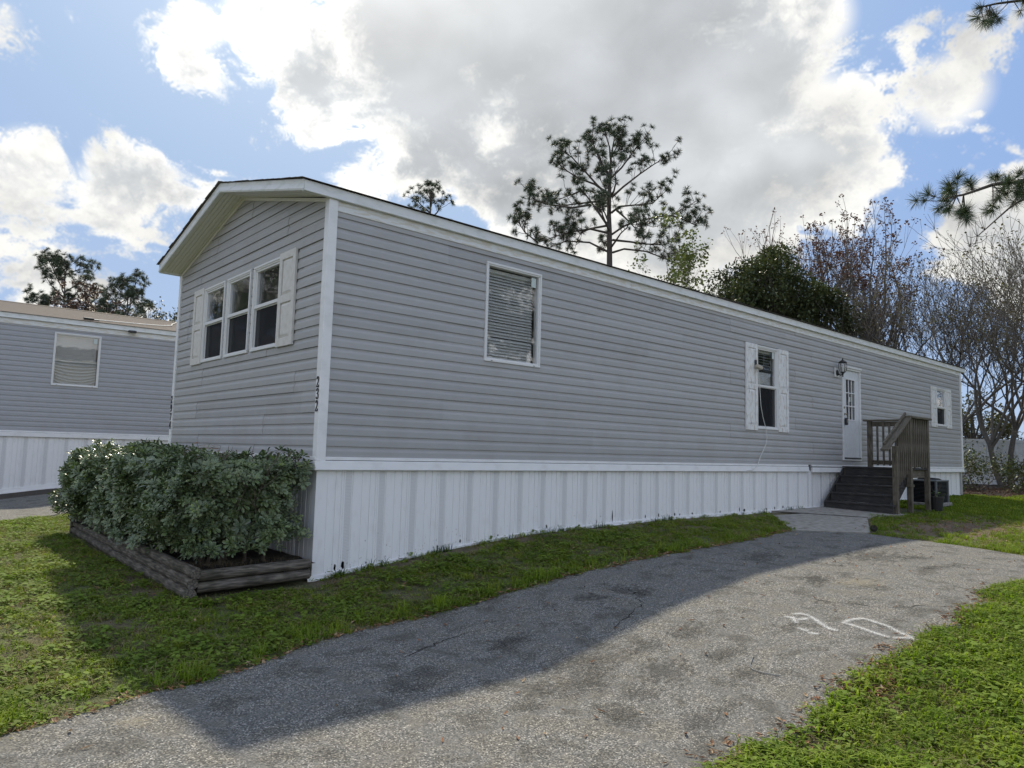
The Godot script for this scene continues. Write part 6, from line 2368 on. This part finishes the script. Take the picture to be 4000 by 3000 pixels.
func make_grass() -> void:
	rng.seed = 900
	var kinds := [blade_mesh(1, 20, 0.018, 0.048, 0.0022, 0.05, 0.7), blade_mesh(2, 18, 0.022, 0.06, 0.0026, 0.05, 0.9), weed_mesh(3, 13, 0.0095, 0.028), weed_mesh(4, 10, 0.014, 0.036), blade_mesh(5, 13, 0.025, 0.085, 0.0036, 0.06, 0.95), blade_mesh(6, 16, 0.05, 0.13, 0.0026, 0.03, 0.5), blade_mesh(7, 26, 0.03, 0.075, 0.006, 0.14, 0.7), blade_mesh(8, 14, 0.03, 0.07, 0.0018, 0.06, 1.6)]
	var at := []
	var cols := []
	for k in kinds:
		at.append([])
		cols.append([])
	# x from, to, z from, to, clumps per square metre, the kinds in it
	for q: Array in [[-4.6, 4.0, 0.04, 3.4, 700, [0, 1, 1, 2, 2, 3]], [4.0, 10.6, 0.04, 2.3, 420, [0, 1, 1, 2]], [-4.2, -1.18, -8.6, 0.04, 620, [0, 1, 1, 2, 2, 3]], [-1.2, 0.4, -9.4, -5.3, 300, [0, 1, 2]], [-0.4, 5.6, 4.5, 6.3, 1100, [4, 4, 1, 0, 3, 2]], [6.9, 13.0, 1.35, 6.0, 300, [0, 1, 4, 2]], [13.0, 21.0, 0.06, 6.5, 170, [6, 1, 6]], [21.0, 34.0, 0.5, 7.0, 45, [6, 6]], [-9.0, -4.2, -12.0, 0.0, 60, [6]], [0.0, 9.0, -11.5, -4.9, 50, [6]]]:
		var n := int((q[1] - q[0]) * (q[3] - q[2]) * q[4])
		for k in n:
			var x := lerpf(q[0], q[1], rng.randf())
			var z := lerpf(q[2], q[3], rng.randf())
			if on_drive(x, z, -0.02) or (z < strip_near(x) + 0.05 and z > -12.8):
				continue
			if x > 6.4 and x < 11.4 and z < 2.4 - maxf(0.0, (x - 7.4) * 0.4) and z > 1.72 - (x - 6.5) * 0.72:
				continue
			if x > -1.28 and x < 0.0 and z < 0.3 and z > -5.35:
				continue
			if z < 0.0 and z > -4.9 and x >= 0.0 and x < 19.5:
				continue
			var bare := bare_at(x, z)
			var patch := nz.get_noise_2d(x * 1.2 + 31.0, z * 1.2)
			if rng.randf() < bare * 0.93 or rng.randf() < (0.22 - patch * 1.1 if z < 4.0 else 0.04 - patch * 0.7):
				continue
			if x > 19.6 and z < 1.0:
				continue
			var kind: int = q[5][rng.randi() % q[5].size()]
			var straw: bool = q[4] > 250 and rng.randf() < 0.2
			if q[4] > 400 and kind < 4 and nz.get_noise_2d(x * 0.9, z * 0.9 + 70.0) > 0.12 and rng.randf() < 0.5:
				kind = 2 + rng.randi() % 2
			# longer along the edge of the asphalt
			var edge := absf(z - drive_left(x))
			if x < 6.5 and edge < 0.30 and z < 3.5 and nz.get_noise_2d(x * 3.0, 17.0) > -0.05 and rng.randf() < 0.35:
				kind = 5 if rng.randf() < 0.5 else 4
			if straw:
				kind = 7
			var s := (0.75 + 0.6 * rng.randf()) * (1.0 + 0.35 * patch)
			at[kind].append(Transform3D(Basis(UPV, rng.randf() * TAU).scaled(Vector3(s, s * (0.8 + 0.4 * rng.randf()), s)), on(x, z, -0.002)))
			var dry := clampf(0.25 + 0.9 * nz.get_noise_2d(x * 2.6 + 5.0, z * 2.6), 0.0, 1.0)
			var c := Color(0.20, 0.275, 0.035).lerp(Color(0.33, 0.36, 0.06), dry)
			if kind in [2, 3]:
				c = Color(0.21, 0.29, 0.045).lerp(Color(0.30, 0.36, 0.07), dry)
			if kind == 4:
				c = Color(0.21, 0.30, 0.035).lerp(Color(0.33, 0.38, 0.07), dry)
			if kind == 7:
				c = Color(0.26, 0.20, 0.11).lerp(Color(0.38, 0.33, 0.20), rng.randf())
			var v := 0.72 + 0.5 * rng.randf()
			cols[kind].append(Color(c.r * v, c.g * v, c.b * v))
	# tufts at the foot of the skirting
	for k in 90:
		var x := 0.1 + rng.randf() * 10.0
		if nz.get_noise_2d(x * 2.0, 88.0) < 0.05:
			continue
		var s := 0.6 + 0.7 * rng.randf()
		at[5].append(Transform3D(Basis(UPV, rng.randf() * TAU).scaled(Vector3.ONE * s), on(x, 0.06 + 0.05 * rng.randf(), -0.004)))
		cols[5].append(Color(0.06, 0.11, 0.025))
	for k in kinds.size():
		var o := copies(self, ["lawn_grass", "lawn_grass", "lawn_clover", "lawn_clover", "lawn_grass", "lawn_grass", "lawn_grass", "lawn_straw"][k], kinds[k], M.grass_leaf, at[k], cols[k])
		tag(o, ["short turf blades of the lawn", "medium turf blades of the lawn", "small clover leaves in the lawn", "broad weed leaves in the lawn", "wide-bladed grass beside the drive", "long grass along the edges of the drive and skirting", "rough grass of the far lawn", "dry straw lying in the lawn"][k], "grass")


func make_litter() -> void:
	rng.seed = 950
	var kinds := []
	for k in 3:
		var g := Geo.new()
		var l: float = [0.042, 0.055, 0.035][k]
		var w: float = [0.006, 0.0055, 0.009][k]
		var a := Vector3(-l * 0.5, 0.002, 0)
		var b := Vector3(0, 0.007, w)
		var c := Vector3(l * 0.5, 0.004 + 0.006 * k, 0)
		var d := Vector3(0, 0.007, -w)
		var m := Vector3(0, 0.002, 0)
		g.tri(a, b, m)
		g.tri(b, c, m)
		g.tri(c, d, m)
		g.tri(d, a, m)
		kinds.append(g.mesh())
	var at := [[], [], []]
	var cols := [[], [], []]
	var spots := []
	for k in 620:
		var x := lerpf(-0.3, 4.6, pow(rng.randf(), 1.2))
		spots.append([x, drive_right(x) + 0.16 * (rng.randf() + rng.randf() - 1.15)])
	for k in 260:
		spots.append([1.15 + 0.42 * (rng.randf() + rng.randf() - 1.0), 4.97 + 0.2 * (rng.randf() + rng.randf() - 1.0)])
	for k in 170:
		var x := lerpf(-2.8, 7.0, rng.randf())
		spots.append([x, lerpf(drive_left(x), minf(drive_right(x), 5.0), rng.randf())])
	for k in 900:
		var x := lerpf(-3.2, 6.4, rng.randf())
		spots.append([x, drive_left(x) + 0.07 * (rng.randf() + rng.randf() - 1.25)])
	for k in 800:
		spots.append([9.9 + 2.6 * (rng.randf() + rng.randf() - 1.0), 2.9 + 1.3 * (rng.randf() + rng.randf() - 1.0)])
	for k in 420:
		spots.append([lerpf(-3.5, 3.0, rng.randf()), lerpf(-3.0, 1.8, rng.randf())])
	for k in 1500:
		spots.append([lerpf(19.6, 26.0, rng.randf()), lerpf(-3.0, 1.6, rng.randf())])
	for q: Array in spots:
		if q[0] > -1.3 and q[0] < 0.0 and q[1] < 0.3 and q[1] > -5.3:
			continue
		if q[0] >= 0.0 and q[1] < 0.05 and q[0] < 19.5:
			continue
		var kind := rng.randi() % 3
		var up := 0.022 if on_drive(q[0], q[1]) else 0.012 + 0.02 * rng.randf()
		var s := 0.7 + 0.6 * rng.randf()
		if q[0] > 19.0:
			s *= 2.2
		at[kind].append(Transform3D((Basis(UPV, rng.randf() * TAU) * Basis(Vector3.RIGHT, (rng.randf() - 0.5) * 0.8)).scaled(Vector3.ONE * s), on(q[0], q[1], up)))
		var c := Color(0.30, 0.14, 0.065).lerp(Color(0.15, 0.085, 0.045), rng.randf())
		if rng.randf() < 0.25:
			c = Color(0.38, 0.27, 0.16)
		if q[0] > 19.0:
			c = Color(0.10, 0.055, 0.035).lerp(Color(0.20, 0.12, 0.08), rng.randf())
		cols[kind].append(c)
	for k in 3:
		var o := copies(self, "fallen_leaves", kinds[k], M.dry_leaf, at[k], cols[k])
		tag(o, ["small orange leaves strewn along the drive and bare ground", "long thin brown leaves strewn along the drive and bare ground", "short curled leaves strewn along the drive and bare ground"][k], "leaves")
